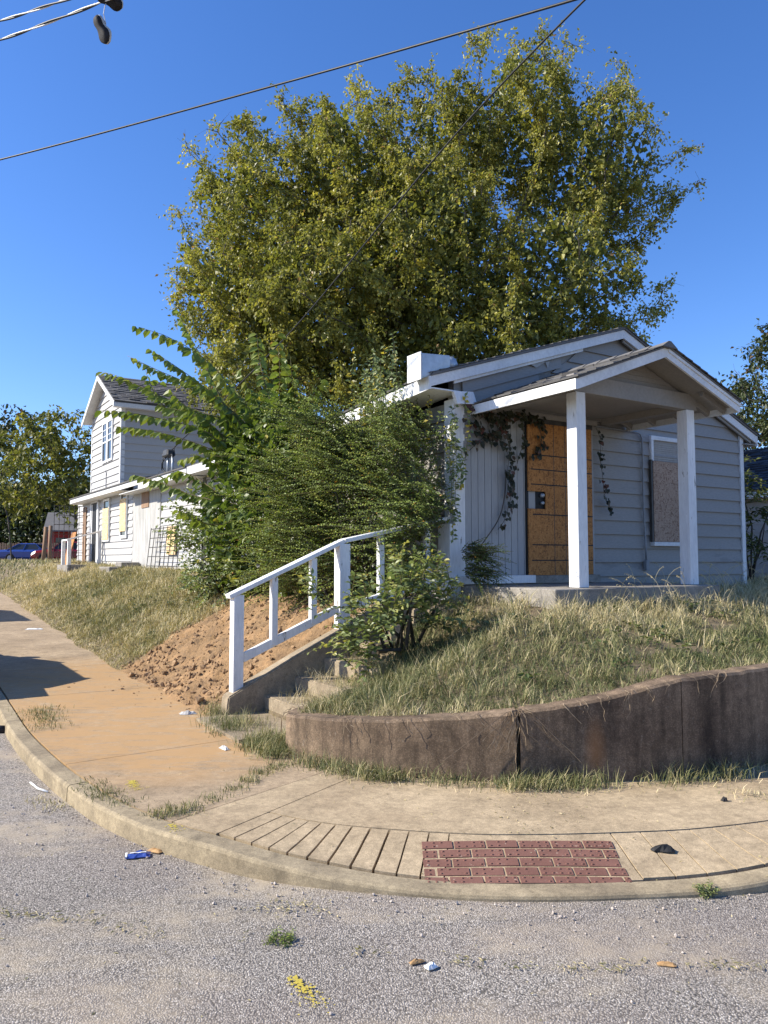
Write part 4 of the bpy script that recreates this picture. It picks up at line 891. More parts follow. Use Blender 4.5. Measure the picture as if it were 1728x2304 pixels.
def in_ell(E, n, r, shell=.5):
    E = np.array(E); vol = (E[:, 3]*E[:, 4]*E[:, 5]*np.maximum(E[:, 6], .6)); pick = r.choice(len(E), n, p=vol/vol.sum())
    u = unit(r.normal(size=(n, 3))); rad = r.random(n)**(1/3); rad = np.maximum(rad, r.random(n)*shell)
    e = E[pick]; return e[:, :3]+u*rad[:, None]*e[:, 3:6], e[:, 6]
def make_tree(name, E, trunk, n_attr, step, di, dk, per, lsize, spread, mat, label, seed, group=None, thin=.03, r0=.008, core=0, rmax=.3, droop=.5):
    r = np.random.default_rng(seed); A, _ = in_ell(E, n_attr, r)
    N, par = colonize(A, trunk, step, di, dk, 120, r); rad = radii(par, r0, rmax=rmax)
    root = empty(name, trunk[0], label=label, cat='tree', group=group)
    off = np.array(trunk[0]); N = N-off
    limb_mesh('trunk', N, par, rad, M['bark'], root, 6)
    tw = np.nonzero((rad < thin) & (par >= 0))[0]
    Ea = np.array(E); wgt = np.zeros(len(tw))
    for e in Ea:
        q = (((N[tw]+off-e[:3])/e[3:6])**2).sum(1); wgt = np.where(q < 1.6, np.maximum(wgt, e[6]), wgt)
    wgt[wgt == 0] = .5
    q3 = N[tw]*2.1; n3 = np.sin(q3[:, 0]+1.3*np.sin(q3[:, 2]*.8))*np.sin(q3[:, 1]*1.1+q3[:, 2]*.6)+.8*np.sin(q3[:, 2]*1.4+q3[:, 0]*.7)*np.cos(q3[:, 0]*1.7-q3[:, 1])
    cnt = r.poisson(per*wgt*r.uniform(.35, 1.5, len(tw))*np.clip(1+.75*n3, .12, 2.2)); idx = np.repeat(tw, cnt); n = len(idx)
    # small sprigs: leaves gather along short drooping twigs
    f = r.random((n, 1)); base = N[par[idx]]*(1-f)+N[idx]*f
    sp = r.integers(0, 5, n); key = idx*5+sp
    hsh = lambda k, s: (np.sin(k*12.9898+s*78.233)*43758.5453) % 1.0
    dirn = unit(np.stack([hsh(key, 1)-.5, hsh(key, 2)-.5, hsh(key, 3)-.55], -1))
    t = r.random((n, 1)); P = base*.35+N[idx]*.65+dirn*t*spread*(1+.5*hsh(key, 4)[:, None])+np.array([0, 0, -1])*t*t*spread*droop*.5+r.normal(size=(n, 3))*spread*.13
    D = unit(dirn*.5+r.normal(size=(n, 3))*.6+np.array([0, 0, -droop])); Nn = unit(r.normal(size=(n, 3))*.7+np.array([0, 0, 1.0]))
    L = lsize*r.uniform(.65, 1.25, n); tint = np.clip(.42+.22*(hsh(key, 7)-.5)+.3*(hsh(idx*1.0, 9)-.5)+r.normal(size=n)*.13+.10*(wgt[np.searchsorted(tw, idx)] < .7), 0, 1)
    tint[r.random(n) < .02] = 1.0
    cr = leaf_obj('crown', P, D, Nn, L, L*r.uniform(.5, .75, n), tint, mat, root)
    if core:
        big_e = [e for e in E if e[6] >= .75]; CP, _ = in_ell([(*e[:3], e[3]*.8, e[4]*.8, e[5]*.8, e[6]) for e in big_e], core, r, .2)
        leaf_obj('shade_core_leaves', CP-off, r.normal(size=(core, 3)), unit(r.normal(size=(core, 3))), lsize*r.uniform(1.6, 2.6, core), lsize*r.uniform(1.2, 1.8, core), np.clip(r.normal(size=core)*.12+.2, 0, 1), mat, root)  # added big leaves block the sky; darker tint paints the crown's inner shade
    # side twigs so that fine branching shows
    m = min(len(tw), 5000); s_ = r.choice(tw, m, replace=False); p0 = N[s_]; dd = unit(N[s_]-N[par[s_]]+r.normal(size=(m, 3))*.5+np.array([0, 0, -.15]))
    NN = np.concatenate([p0, p0+dd*spread*.9]); pp = np.concatenate([np.full(m, -1), np.arange(m)]); rr_ = np.concatenate([np.full(m, r0*.8), np.full(m, r0*.3)])
    limb_mesh('twigs', NN, pp, rr_, M['bark'], root, 3)['kind'] = 'stuff'
    return root
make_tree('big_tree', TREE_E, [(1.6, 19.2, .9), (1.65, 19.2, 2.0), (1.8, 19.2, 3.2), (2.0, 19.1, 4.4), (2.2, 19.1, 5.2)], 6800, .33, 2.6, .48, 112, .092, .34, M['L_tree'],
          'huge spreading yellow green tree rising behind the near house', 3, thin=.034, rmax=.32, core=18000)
make_tree('back_tree', BT1, [(-16.5, 42, 1), (-16.6, 42, 3), (-17, 42, 5)], 700, .6, 5, 1.0, 46, .26, .6, M['L_back'], 'yellow green tree beyond the two storey house', 11, rmax=.25, r0=.012, thin=.06)
make_tree('back_tree', BT2, [(-24, 50, 1.2), (-24.3, 50, 4), (-24.8, 50, 6)], 420, .7, 6, 1.2, 46, .30, .7, M['L_dark'], 'dark leafy tree at the far left edge behind the parked cars', 12, rmax=.3, r0=.012, thin=.07)
make_tree('back_tree', BT3, [(15.2, 34, 1), (15.3, 34, 3), (15.3, 34, 5.5)], 420, .5, 5, .8, 50, .20, .5, M['L_dark'], 'small dark green tree behind the right gable end', 13, rmax=.2, r0=.011, thin=.05)
make_tree('back_tree', BT4, [(15.6, 30, 1), (15.6, 30, 3), (15.5, 30, 5)], 520, .5, 5, .8, 50, .18, .5, M['L_dark'], 'tall dark green tree cut by the right edge of the view', 14, rmax=.25, r0=.011, thin=.05)
# dense dark belt of undergrowth under the left back trees
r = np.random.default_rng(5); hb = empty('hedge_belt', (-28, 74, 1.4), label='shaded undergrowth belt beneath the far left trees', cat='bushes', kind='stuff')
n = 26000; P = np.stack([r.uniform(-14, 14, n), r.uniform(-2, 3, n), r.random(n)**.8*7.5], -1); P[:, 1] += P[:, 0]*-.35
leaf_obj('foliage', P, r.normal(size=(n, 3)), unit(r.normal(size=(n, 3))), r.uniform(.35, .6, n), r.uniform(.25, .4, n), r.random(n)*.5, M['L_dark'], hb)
# ------------------------------------------------------------------ arching shrub with big alternate leaves
ar = empty('arching_shrub', tuple(LW(-.75, 2.5, 1.1)), label='tall shrub with long arching branches of big bright green leaves', cat='shrub')
off = np.array(ar.location); r = np.random.default_rng(21); LP, LD, LN, LL, LT = [], [], [], [], []
bm_ = MB(); bases = [np.array(LW(-.75+.15*k, 2.3+.25*k, 1.05)) for k in range(-2, 3)]
for i, br in enumerate(ARCH):
    pts = catmull(np.array([bases[i % 5]]+[np.array(p) for p in br]), .09)-off; m = len(pts)
    bm_.tube([tuple(p) for p in pts[::3]], list(np.linspace(.02, .003, len(pts[::3]))), 5)
    s0 = int(m*.30); acc = 0; side = 1
    for k in range(s0, m-1):
        acc += np.linalg.norm(pts[k+1]-pts[k])
        t = (k-s0)/(m-s0)
        if acc > .043:
            acc = 0; side = -side
            d = unit(pts[min(k+2, m-1)]-pts[k-2]); up = unit(np.cross(np.cross(d, np.array([0, 0, 1.0])), d)); sd_ = np.cross(d, up)
            for s2 in (side,) if t > .93 else (side, -side):
                dirn = unit(sd_*s2*.75+d*.45+np.array([0, 0, -.75])+r.normal(size=3)*.2)
                LP.append(pts[k]+r.normal(size=3)*.004); LD.append(dirn); LN.append(unit(up*.6+sd_*s2*.75+r.normal(size=3)*.3)); LL.append((.245-.115*t)*r.uniform(.8, 1.15)); LT.append(np.clip(.25+.55*t+r.normal()*.13, 0, .93))
# inner mass
n = 9000; q = r.random((n, 3)); a_ = -1.55+1.5*q[:, 0]; b_ = 1.7+3.6*q[:, 1]; z_ = 1.15+2.9*q[:, 2]
kk = ((a_+.8)/.75)**2+((b_-3.4)/1.75)**2+((z_-2.4)/1.65)**2; kk = (kk < 1) & (kk > .25+.3*r.random(n)) & (wob(a_*2+z_, b_*2-z_*.7, 2.2, 77) > -.25); a_, b_, z_ = a_[kk], b_[kk], z_[kk]; n2 = len(a_)
x_, y_ = l2w(a_, b_); IP = np.stack([x_, y_, z_], -1)-off
LP = np.array(LP); LD = np.array(LD); LN = np.array(LN); LL = np.array(LL); LT = np.array(LT)
bm_.build('branches', M['stem'], ar, True)
leaf_obj('leaf_mass', IP, unit(r.normal(size=(n2, 3))+np.array([-.4, -.3, -.6])), unit(r.normal(size=(n2, 3))*.6+np.array([-.4, -.1, 1])), r.uniform(.10, .18, n2), r.uniform(.07, .115, n2), np.clip(.4+r.normal(size=n2)*.22, 0, 1), M['L_arch'], ar, 'oval')
big = np.argsort(-LL)[:300]; rest = np.setdiff1d(np.arange(len(LL)), big)
def leaf_mesh(name, tint, mat, shape='oval', asp=.72):
    V_, F, T = leaf_arrays(np.zeros((1, 3)), np.array([[0, 1.0, 0]]), np.array([[0, 0, 1.0]]), np.array([1.0]), np.array([asp]), np.array([tint]), shape)
    me = npmesh(name, V_, [F], T); me.materials.append(mat); return me
def leaf_objects(P, D, N, L, T, mat, parent, shape, asp, nv=7):
    ms = [leaf_mesh('leaf', t, mat, shape, asp) for t in np.linspace(.05, .95, nv)]
    for p, d, n_, l, t in zip(P, D, N, L, T):
        o = bpy.data.objects.new('leaf', ms[int(np.clip(t*nv, 0, nv-1))]); COL.objects.link(o); o.parent = parent
        y = Vector(d).normalized(); x = y.cross(Vector(n_)).normalized(); z = x.cross(y)
        o.matrix_local = Matrix.Translation(Vector(p)) @ Matrix((x, y, z)).transposed().to_4x4() @ Matrix.Scale(l, 4)
leaf_objects(LP[big], LD[big], LN[big], LL[big], LT[big], M['L_arch'], ar, 'oval', .72)
leaf_obj('leaf_mass', LP[rest], LD[rest], LN[rest], LL[rest], LL[rest]*.7, LT[rest], M['L_arch'], ar, 'oval')
# ------------------------------------------------------------------ generic shrub built of leafy sprays
def spray_shrub(name, label, loc, ells, nspray, slen, leaf_sp, lsize, mat, seed, dirbias, spread, shape='rhomb', stemr=.004, ntrunk=9, shoots=0, tmean=.4, tipt=.35, trunkpts=None, asp=.5, curve=-.25, pieces=0, radial=.6, flat=.9):
    r = np.random.default_rng(seed); root = empty(name, loc, label=label, cat='shrub'); off = np.array(loc)
    P0, _ = in_ell(ells, nspray, r, .95); C_ = np.array(ells); cen = C_[:, :3].mean(0); cen[2] = C_[:, 2].min()
    d0 = unit(unit(P0-cen)*radial+np.array(dirbias)+r.normal(size=P0.shape)*spread)
    ln = slen*r.uniform(.4, 1.4, nspray)*np.where(np.arange(nspray) < shoots, 1.0, .85)
    if shoots: ln[:shoots] = slen*r.uniform(1.3, 2.1, shoots); d0[:shoots] = unit(d0[:shoots]+np.array([-.1, -.1, .45]))
    k = int(ln.max()/leaf_sp)+1
    t = (np.arange(k)+.5)*leaf_sp; ok = t[None] < ln[:, None]
    S = P0[:, None]+d0[:, None]*t[None, :, None]+np.array([0, 0, 1.0])*(curve*(t[None]**2)/max(slen, .1))[..., None]
    tan = unit(d0[:, None]+np.array([0, 0, 1.0])*(2*curve*t[None]/max(slen, .1))[..., None])
    sgn = np.where(np.arange(k) % 2 == 0, 1.0, -1.0)[None, :, None]
    up = np.array([0, 0, 1.0]); sd_ = unit(np.cross(tan, up)+1e-6)
    D = unit(sd_*sgn+tan*.45+r.normal(size=tan.shape)*.35+np.array([0, 0, -.15])); N_ = unit(up*flat+r.normal(size=tan.shape)*.45+np.array([-.2, 0, 0]))
    m = ok.ravel(); P_ = S.reshape(-1, 3)[m]-off; D = D.reshape(-1, 3)[m]; N_ = N_.reshape(-1, 3)[m]
    tt = (t[None]/ln[:, None]).ravel()[m]; L = lsize*r.uniform(.7, 1.25, len(P_))*(1.1-.45*tt); sp_t = np.repeat(r.normal(size=nspray)*.19, k)[m]
    T = np.clip(tmean+sp_t+tipt*(tt-.5)+r.normal(size=len(P_))*.08, 0, .96); T[r.random(len(P_)) < .008] = 1.0
    if pieces:
        vis = -(P_+off)[:, 1]+r.normal(size=len(P_))*.05; big = np.argsort(-vis)[:pieces]; rest = np.setdiff1d(np.arange(len(P_)), big)
        leaf_objects(P_[big], D[big], N_[big], L[big], T[big], mat, root, shape, asp)
        P_, D, N_, L, T = P_[rest], D[rest], N_[rest], L[rest], T[rest]
    leaf_obj('foliage', P_, D, N_, L, L*asp, T, mat, root, shape)
    NN = np.concatenate([P0-off, P0-off+d0*(ln*.5)[:, None]+up*(curve*(ln*.5)**2/slen)[:, None], P0-off+d0*ln[:, None]+up*(curve*ln**2/slen)[:, None]]); n_ = nspray
    pp = np.concatenate([np.full(n_, -1), np.arange(n_), np.arange(n_)+n_]); rr_ = np.concatenate([np.full(n_, stemr), np.full(n_, stemr*.7), np.full(n_, stemr*.35)])
    limb_mesh('stems', NN, pp, rr_, M['stem'], root, 3)['kind'] = 'stuff'
    tm = MB()
    for _ in range(ntrunk):
        c = C_[r.integers(len(C_))]; e = c[:3]+r.normal(size=3)*c[3:6]*.35; b_ = off+np.array([r.uniform(-.2, .2), r.uniform(-.2, .2), 0])
        mid = (b_+e)/2+r.normal(size=3)*.1+np.array([0, 0, .1]); tm.tube([tuple(b_-off), tuple(mid-off), tuple(e-off)], [.02, .014, .006], 5)
    if ntrunk: tm.build('trunk', M['bark'], root, True)
    return root
def LE(a, b, z, ra, rb, rz, w_=1.0):
    x, y = l2w(a, b); return (x, y, z, max(ra, rb)*.85, max(ra, rb)*.85, rz, w_)
UL = np.array([-.75, -.25, .05])
spray_shrub('privet_shrub', 'dense dark shrub with fine feathery leaf sprays behind the handrail', tuple(LW(-.7, 1.2, 1.05)),
            [LE(-.34+.02*k-.10*(k % 3), .18+.13*k, z, .26+.05*(k % 2), .34, .13) for k, z in zip((0, 1, 0, 2, 1, 0, 3), (1.55, 1.85, 2.15, 2.4, 2.7, 2.95, 3.2))]+
            [LE(-.62-.12*(k % 2), .95+.16*(k % 4), z, .36, .46, .14) for k, z in enumerate((1.35, 1.6, 1.9, 2.15, 2.45, 2.7, 2.95, 3.2))]+
            [LE(-.88-.1*(k % 2), 1.6+.14*(k % 3), z, .32, .42, .13) for k, z in enumerate((1.3, 1.55, 1.85, 2.1, 2.4, 2.65))]+[LE(-.42, -.02, 1.98, .3, .3, .16), LE(-.22, -.06, 2.25, .18, .2, .25), LE(-.7, .02, 1.9, .22, .2, .12)],
            1850, .72, .019, .044, M['L_priv'], 31, (-.85, -.22, .10), .34, tmean=.5, tipt=.5, asp=.5, curve=-.14, radial=.3, flat=.4, shoots=160)
spray_shrub('privet_shrub', 'small dark spray of privet at the foot of the white corner board', tuple(LW(-.12, -.28, 1.1)),
            [LE(-.02, -.30, 1.66, .14, .14, .12), LE(.0, -.32, 1.45, .14, .14, .10)], 150, .36, .016, .034, M['L_priv'], 32, (.75, -.25, -.02), .30, tmean=.3, tipt=.3, curve=-.2, radial=.1, ntrunk=0, flat=.4)
spray_shrub('broadleaf_shrub', 'sunlit mottled broadleaf shrub below the arching branches', tuple(LW(-.8, 4.6, 1.1)),
            [LE(-.75, 5.2, 2.35, .5, .8, .55), LE(-.85, 4.2, 1.7, .5, .8, .6), LE(-.7, 6.3, 2.1, .4, .6, .35), LE(-.9, 3.4, 1.6, .5, .6, .6)], 460, .5, .035, .095, M['L_front'], 33, (-.5, -.3, -.1), .45, 'oval', tmean=.35, tipt=.3, asp=.62)
spray_shrub('broadleaf_shrub', 'yellow tinged low leafy growth at the foot of the pale wing', tuple(LW(-1.2, 4.4, 1.0)),
            [LE(-1.25, 4.3, 1.3, .35, .5, .28), LE(-1.1, 5.2, 1.3, .3, .5, .22)], 130, .3, .035, .08, M['L_front'], 34, (-.4, -.3, .3), .5, 'oval', tmean=.55, tipt=.4, asp=.65)
spray_shrub('oval_leaf_shrub', 'young pale green shrub with oval leaves growing over the steps', tuple(LW(-1.35, -.85, .75)),
            [LE(-1.62, -.80, 1.0, .32, .32, .32), LE(-1.3, -.95, 1.2, .32, .30, .32), LE(-1.65, -.7, .8, .28, .28, .25), LE(-1.0, -1.0, 1.15, .24, .24, .26), LE(-2.0, -.5, 1.2, .18, .16, .14), LE(-1.1, -1.0, 1.6, .11, .11, .28)], 200, .36, .036, .085, M['L_front'], 35, (-.05, -.25, .45), .55, 'oval', tmean=.62, tipt=.45, asp=.6, curve=-.2, pieces=300, stemr=.005)
# yellow-orange vine climbing the left corner and eave
vc = empty('climbing_vine', tuple(LW(-.2, .3, 1.1)), label='green and orange vine climbing to the left eave of the near house', cat='vine'); off = np.array(vc.location); r = np.random.default_rng(41)
LP, LD, LN, LL, LT = [], [], [], [], []; sm_ = MB()
for i in range(64):
    if i < 50: a, b = -.46+r.normal()*.07, .95+r.normal()*.3; z0_, z1_ = 2.2, r.uniform(3.3, 4.25)
    elif i < 59: a, b = -.35+r.normal()*.1, .35+r.normal()*.25; z0_, z1_ = 2.0, r.uniform(3.0, 3.7)
    else: a, b = -.06+r.normal()*.06, -.1+r.normal()*.05; z0_, z1_ = r.uniform(1.6, 2.6), r.uniform(2.9, 3.5)
    k = 14; t = np.linspace(0, 1, k); aa = a+np.cumsum(r.normal(size=k))*.02; bb = b+np.cumsum(r.normal(size=k))*.02; zz_ = z0_+(z1_-z0_)*t
    x, y = l2w(aa, bb); pts = np.stack([x, y, zz_], -1)-off; sm_.tube([tuple(p) for p in pts], .0035, 3)
    for p in catmull(pts, .045): 
        for s_ in (1, -1):
            LP.append(p); LD.append(unit(np.array([s_*.7, -.3, -.2])+r.normal(size=3)*.5)); LN.append(unit(np.array([-.5, -.6, .6])+r.normal(size=3)*.4)); LL.append(r.uniform(.035, .08)); LT.append(np.clip(.55+r.normal()*.2, 0, 1) if i % 3 or r.random() < .7 else 1.0)
leaf_obj('foliage', np.array(LP), np.array(LD), np.array(LN), np.array(LL), np.array(LL)*.6, np.array(LT), M['L_front'], vc, 'rhomb'); sm_.build('stems', M['stem'], vc)['kind'] = 'stuff'
# dry dark creeper on the porch wall
pv = hroot('porch_creeper', label='withered dark creeper hanging over the porch wall and door head', cat='vine'); r = np.random.default_rng(43)
runs = [[(.15, 3.36), (.45, 3.30), (.8, 3.33), (1.15, 3.32), (1.30, 3.28)], [(.15, 3.30), (.40, 3.05), (.65, 2.98), (.74, 2.80), (.72, 2.62), (.78, 2.40), (.72, 2.2), (.66, 2.05), (.55, 1.93)], [(.62, 3.32), (.72, 3.1), (.78, 2.85), (.82, 2.66), (.74, 2.5), (.72, 2.3)], [(.95, 3.3), (1.02, 3.05), (.93, 2.85), (.88, 2.7)],
        [(1.22, 3.3), (1.30, 3.1), (1.25, 2.92), (1.12, 2.85)], [(2.25, 3.30), (2.33, 3.15), (2.32, 2.9), (2.36, 2.66), (2.38, 2.45), (2.47, 2.3), (2.52, 2.22)], [(.14, 3.2), (.3, 3.08), (.5, 3.05)], [(.16, 2.85), (.35, 3.0), (.6, 3.12), (.8, 3.3)], [(.5, 3.32), (.42, 3.15), (.5, 2.95)], [(1.0, 3.36), (1.2, 3.30), (1.32, 3.22)], [(.3, 3.3), (.55, 3.2), (.75, 3.3)]]
LP, LD, LN, LL, LT = [], [], [], [], []; sm_ = MB()
for i, rn in enumerate(runs):
    pts = catmull(np.array([(a, z) for a, z in rn]), .02); y = -.075-.03*r.random()
    sm_.tube([(p[0], y+.01, p[1]) for p in pts[::3]], .004, 4)
    dens = 5 if i in (1, 2) else 4
    for p in pts:
        for _ in range(r.poisson(dens*.16)+ (1 if r.random() < .12 else 0)):
            LP.append((p[0]+r.normal()*.035, y-.02*r.random(), p[1]+r.normal()*.03)); LD.append((r.normal()*.5, -.25, -1+r.normal()*.4)); LN.append((r.normal()*.4, -1, .3+r.normal()*.3)); LL.append(r.uniform(.035, .075)); LT.append(r.random()**1.3)
pts = catmull(np.array([(.70, 2.66), (.69, 2.4), (.60, 2.1), (.40, 1.85), (.2, 1.65), (.1, 1.6)]), .05); sm_.tube([(p[0], -.08, p[1]) for p in pts], .007, 5)
LP, LD, LN, LL, LT = map(np.array, (LP, LD, LN, LL, LT)); big = np.argsort(-LL)[:220]; rest = np.setdiff1d(np.arange(len(LL)), big)
sm_.build('stems', M['bark'], pv)['kind'] = 'stuff'; leaf_objects(LP[big], LD[big], LN[big], LL[big], LT[big], M['L_vine'], pv, 'ivy', .85)
if len(rest): leaf_obj('foliage', LP[rest], LD[rest], LN[rest], LL[rest], LL[rest]*.85, LT[rest], M['L_vine'], pv, 'ivy')
# sapling by the right corner
spray_shrub('sapling', 'slender sapling with drooping leaves beside the right house corner', tuple(LW(6.9, .9, 1.05)),
            [LE(6.75, .9, 2.7, .22, .22, .5), LE(6.9, .7, 2.1, .25, .25, .35), LE(7.2, .6, 2.55, .3, .3, .25), LE(6.8, .9, 3.05, .12, .12, .3)], 110, .42, .04, .12, M['L_sap'], 36, (.3, -.3, -.2), .5, 'rhomb', tmean=.45, asp=.38, curve=-.35)
# ------------------------------------------------------------------ grass
def blades(name, a, b, z, L, W_, tint, lean, label, cat, seed, parent=None, mat='grass'):
    r = np.random.default_rng(seed); n = len(a); x, y = l2w(a, b); az = r.uniform(0, 2*np.pi, n); h_ = np.stack([np.cos(az), np.sin(az), np.zeros(n)], -1)
    sd_ = np.stack([-np.sin(az+r.normal(size=n)*.8), np.cos(az), np.zeros(n)], -1); sd_ = unit(sd_)
    P = np.stack([x, y, z], -1); lean = lean*r.uniform(.3, 1.5, n)
    cl = 2.2*wob(x, y, 6.5, seed+1)+1.3*wob(x, y, 14, seed+2); az2 = cl*2.2+r.normal(size=n)*.9; h_ = np.stack([np.cos(az2), np.sin(az2), np.zeros(n)], -1)
    c2 = wob(x, y, 9, seed+3)+.7*wob(x, y, 19, seed+4); tint = np.clip(tint+.20*c2, 0, 1); L = L*np.clip(1+.55*c2, .35, 1.9)
    up = np.array([0, 0, 1.0]); mid = P+(up*np.sqrt(np.maximum(.05, 1-(lean*.5)**2))[:, None]+h_*(lean*.5)[:, None])*(L*.5)[:, None]
    tipd = up*(1-lean*.95)[:, None]+h_*lean[:, None]; tip = mid+unit(tipd)*(L*.55)[:, None]
    w2 = (W_/2)[:, None]
    V_ = np.stack([P-sd_*w2, P+sd_*w2, mid+sd_*w2*.8, mid-sd_*w2*.8, tip], 1).reshape(-1, 3)
    i = np.arange(n)*5; Q = np.stack([i, i+1, i+2, i+3], -1); T3 = np.stack([i+3, i+2, i+4], -1)
    o = link(name, npmesh(name, V_, [Q, T3], np.repeat(np.clip(tint, 0, 1), 5)), M[mat], parent)
    if label: tag(o, label, cat, kind='stuff')
    else: o['kind'] = 'stuff'
    return o
def scatter(n, a0, a1, b0, b1, seed, dmask, lod):
    r = np.random.default_rng(seed); a = r.uniform(a0, a1, n); b = r.uniform(b0, b1, n); x, y = l2w(a, b); d = np.hypot(x, y)
    vis = (np.abs(x) < .54*y+.3) & (y > .5)
    keep = vis & (r.random(n) < np.minimum(1, (lod/d)**1.6)) & dmask(a, b)
    return a[keep], b[keep], d[keep], r
# front lawn behind the wall
def mk_front(a, b):
    d, _ = wall_dist(a, b); ins = d > .13
    ins &= ~((a > .02) & (a < 5.6) & (b > -.04)); ins &= ~((a > 0) & (a < 2.72) & (b > -1.56))
    ins &= ~((b > np.where(a > -1.25, -.22, -.62+.18*wob(a*3, b*0, 2, 3))) & (a < -.1))
    ins &= ~((a < -1.75) & (b > -1.15))
    return ins
a, b, d, r = scatter(280000, -2.9, 9.5, -3.75, 1.5, 51, mk_front, 6.3)
wd, _ = wall_dist(a, b); nz = wob(a, b, 1.6, 61)+.6*wob(a, b, 5, 62)
dry = np.clip(.29+.26*nz+.44*sm(b, -2.9, -1.7)*sm(a, -1.4, .2)+.30*(1-sm(wd, .1, .3))-.22*sm(1-(a+1.2)/2, .2, 1)*0, 0, 1)
tint = np.clip(dry+r.normal(size=len(a))*.30, 0, 1); L = (.072+.03*(nz > .2)+.05*sm(b, -2.4, -1.5))*r.uniform(.6, 1.5, len(a))*sm(wd, .0, .35)**.5+.03
bare = r.random(len(a)) < .95*sm(wob(a, b, 3.2, 66)+.6*wob(a, b, 8, 67), .15, .6)
kp = ~(bare & (a > -.9))
blades('lawn_grass', a[kp], b[kp], lot_z(a, b)[kp]-.01, L[kp], (.0018+.0006*d*r.uniform(.5, 1.2, len(a)))[kp], tint[kp], np.full(kp.sum(), .95), 'tangled half dry lawn grass between the retaining wall and porch', 'grass', 52)
# left bank
def mk_left(a, b):
    dl = a-toe(b); dm = dirt_mask(a, b); rr_ = np.random.default_rng(1).random(a.shape)
    return (dl > -.05) & (b > .2) & (rr_ > dm*1.25) & (a < .0) & ~((b < 1.0) & (a > -2.3))
a, b, d, r = scatter(330000, -2.9, .0, .2, 24, 53, mk_left, 9.5)
nz = wob(a, b, .9, 63)+.6*wob(a, b, 3, 64); dl = a-toe(b)
tint = np.clip(.63+.24*nz+.15*(1-sm(dl, 0, .5))+.2*sm(b, 11, 19)+r.normal(size=len(a))*.17, 0, 1)
L = (.10+.03*nz)*r.uniform(.5, 1.5, len(a))*(.45+.55*sm(dl, 0, .6))
blades('bank_grass', a, b, lot_z(a, b)-.01, L*(1+.25*(d > 14)), .003+.0007*d*r.uniform(.5, 1.2, len(a)), tint, np.full(len(a), .9), 'long dry grass covering the bank along the left sidewalk', 'grass', 54)
a, b, d, r = scatter(60000, -3, 14, 20, 56, 55, lambda a, b: (a > toe(b)) & ~((a > -.1) & (a < 7) & (b < 21.5)), 18)
blades('far_grass', a, b, lot_z(a, b)-.01, r.uniform(.08, .22, len(a)), .012+.0008*d, np.clip(.6+r.normal(size=len(a))*.2, 0, 1), np.full(len(a), .6), 'straw coloured grass on the far open lot', 'grass', 56)
# tall seed stalks before the porch
r = np.random.default_rng(57); stk = MB(); n = 70; a = r.uniform(.0, 5.4, n); b = -1.55-r.random(n)*.7; b[a > 2.8] += .9; z = lot_z(a, b)
LP, LD, LL = [], [], []
for i in range(n):
    x, y = l2w(a[i], b[i]); az = r.uniform(0, 6.28); L_ = r.uniform(.3, .62); p = np.array([x, y, z[i]]); hd = np.array([math.cos(az), math.sin(az)*.5, 0])
    pts = [p+np.array([0, 0, 1])*L_*t*(1-.25*t*t)+hd*L_*.5*t**2.2 for t in np.linspace(0, 1, 7)]; stk.tube([tuple(q) for q in pts], [.0022]*6+[.001], 3)
    for t in np.linspace(.8, 1, 7):
        q = p+np.array([0, 0, 1])*L_*t*(1-.25*t*t)+hd*L_*.5*t**2.2; LP.append(q); LD.append(hd*.6+np.array([0, 0, -.6])+r.normal(size=3)*.3); LL.append(.022)
sg = empty('seed_stalks', (1, 7.5, 1.1), label='tall bent grass seed stalks in front of the porch slab', cat='grass', kind='stuff'); off = np.array(sg.location)
stk.v = [tuple(np.array(v)-off) for v in stk.v]; o = stk.build('stalks', M['grass'], sg); at = o.data.attributes.new('tint', 'FLOAT', 'POINT'); at.data.foreach_set('value', np.full(len(o.data.vertices), .88, np.float32)); o['kind'] = 'stuff'
LL = np.array(LL); leaf_obj('seeds', np.array(LP)-off, np.array(LD), unit(r.normal(size=(len(LL), 3))), LL, LL*.3, np.full(len(LL), .9), M['grass'], sg)
# weeds at the foot of the wall, in the joints and on the kerb
def tuft(n, pts, rad, hgt, tm, name, label, seed, lean=.7, w_=.0045, zf=None):
    r = np.random.default_rng(seed); a, b = [], []
    for (pa, pb, wgt) in pts:
        m = int(n*wgt); a.append(pa+r.normal(size=m)*rad); b.append(pb+r.normal(size=m)*rad)
    a, b = np.concatenate(a), np.concatenate(b); z = np.full(len(a), .106) if zf is None else zf(a, b)
    blades(name, a, b, z, hgt*r.uniform(.4, 1.4, len(a)), np.full(len(a), w_)*r.uniform(.6, 1.4, len(a)), np.clip(tm+r.normal(size=len(a))*.2, 0, 1), np.full(len(a), lean), label, 'weeds', seed)
q = np.linspace(.25, ws_of(1.2, -3.7), 60); WQ = [(np.interp(s_, WS, WC[:, 0])-np.interp(s_, WS, WN[:, 0])*.09, np.interp(s_, WS, WC[:, 1])-np.interp(s_, WS, WN[:, 1])*.09, max(.15, .6+.5*math.sin(s_*5.3)+.3*math.sin(s_*13))*(1.0 if s_ < 3.0 else .45)) for s_ in q]
tuft(150, WQ, .055, .105, .33, 'wall_weeds', 'green weeds growing along the foot of the retaining wall', 71)
tuft(60, [(p[0]-.0, p[1], p[2]) for p in WQ], .10, .07, .85, 'dry_straw', 'dry straw lying along the foot of the retaining wall', 72, 1.0)
sd_ = lambda pts: [(*w2l(x, y), w_) for x, y, w_ in pts]
tuft(240, sd_([(-3.30, 7.55, 1), (-3.15, 7.3, .9), (-3.0, 7.0, .6), (-3.4, 7.75, .5)]), .10, .05, .35, 'kerb_grass', 'patch of short grass behind the kerb near the car shadow', 73)
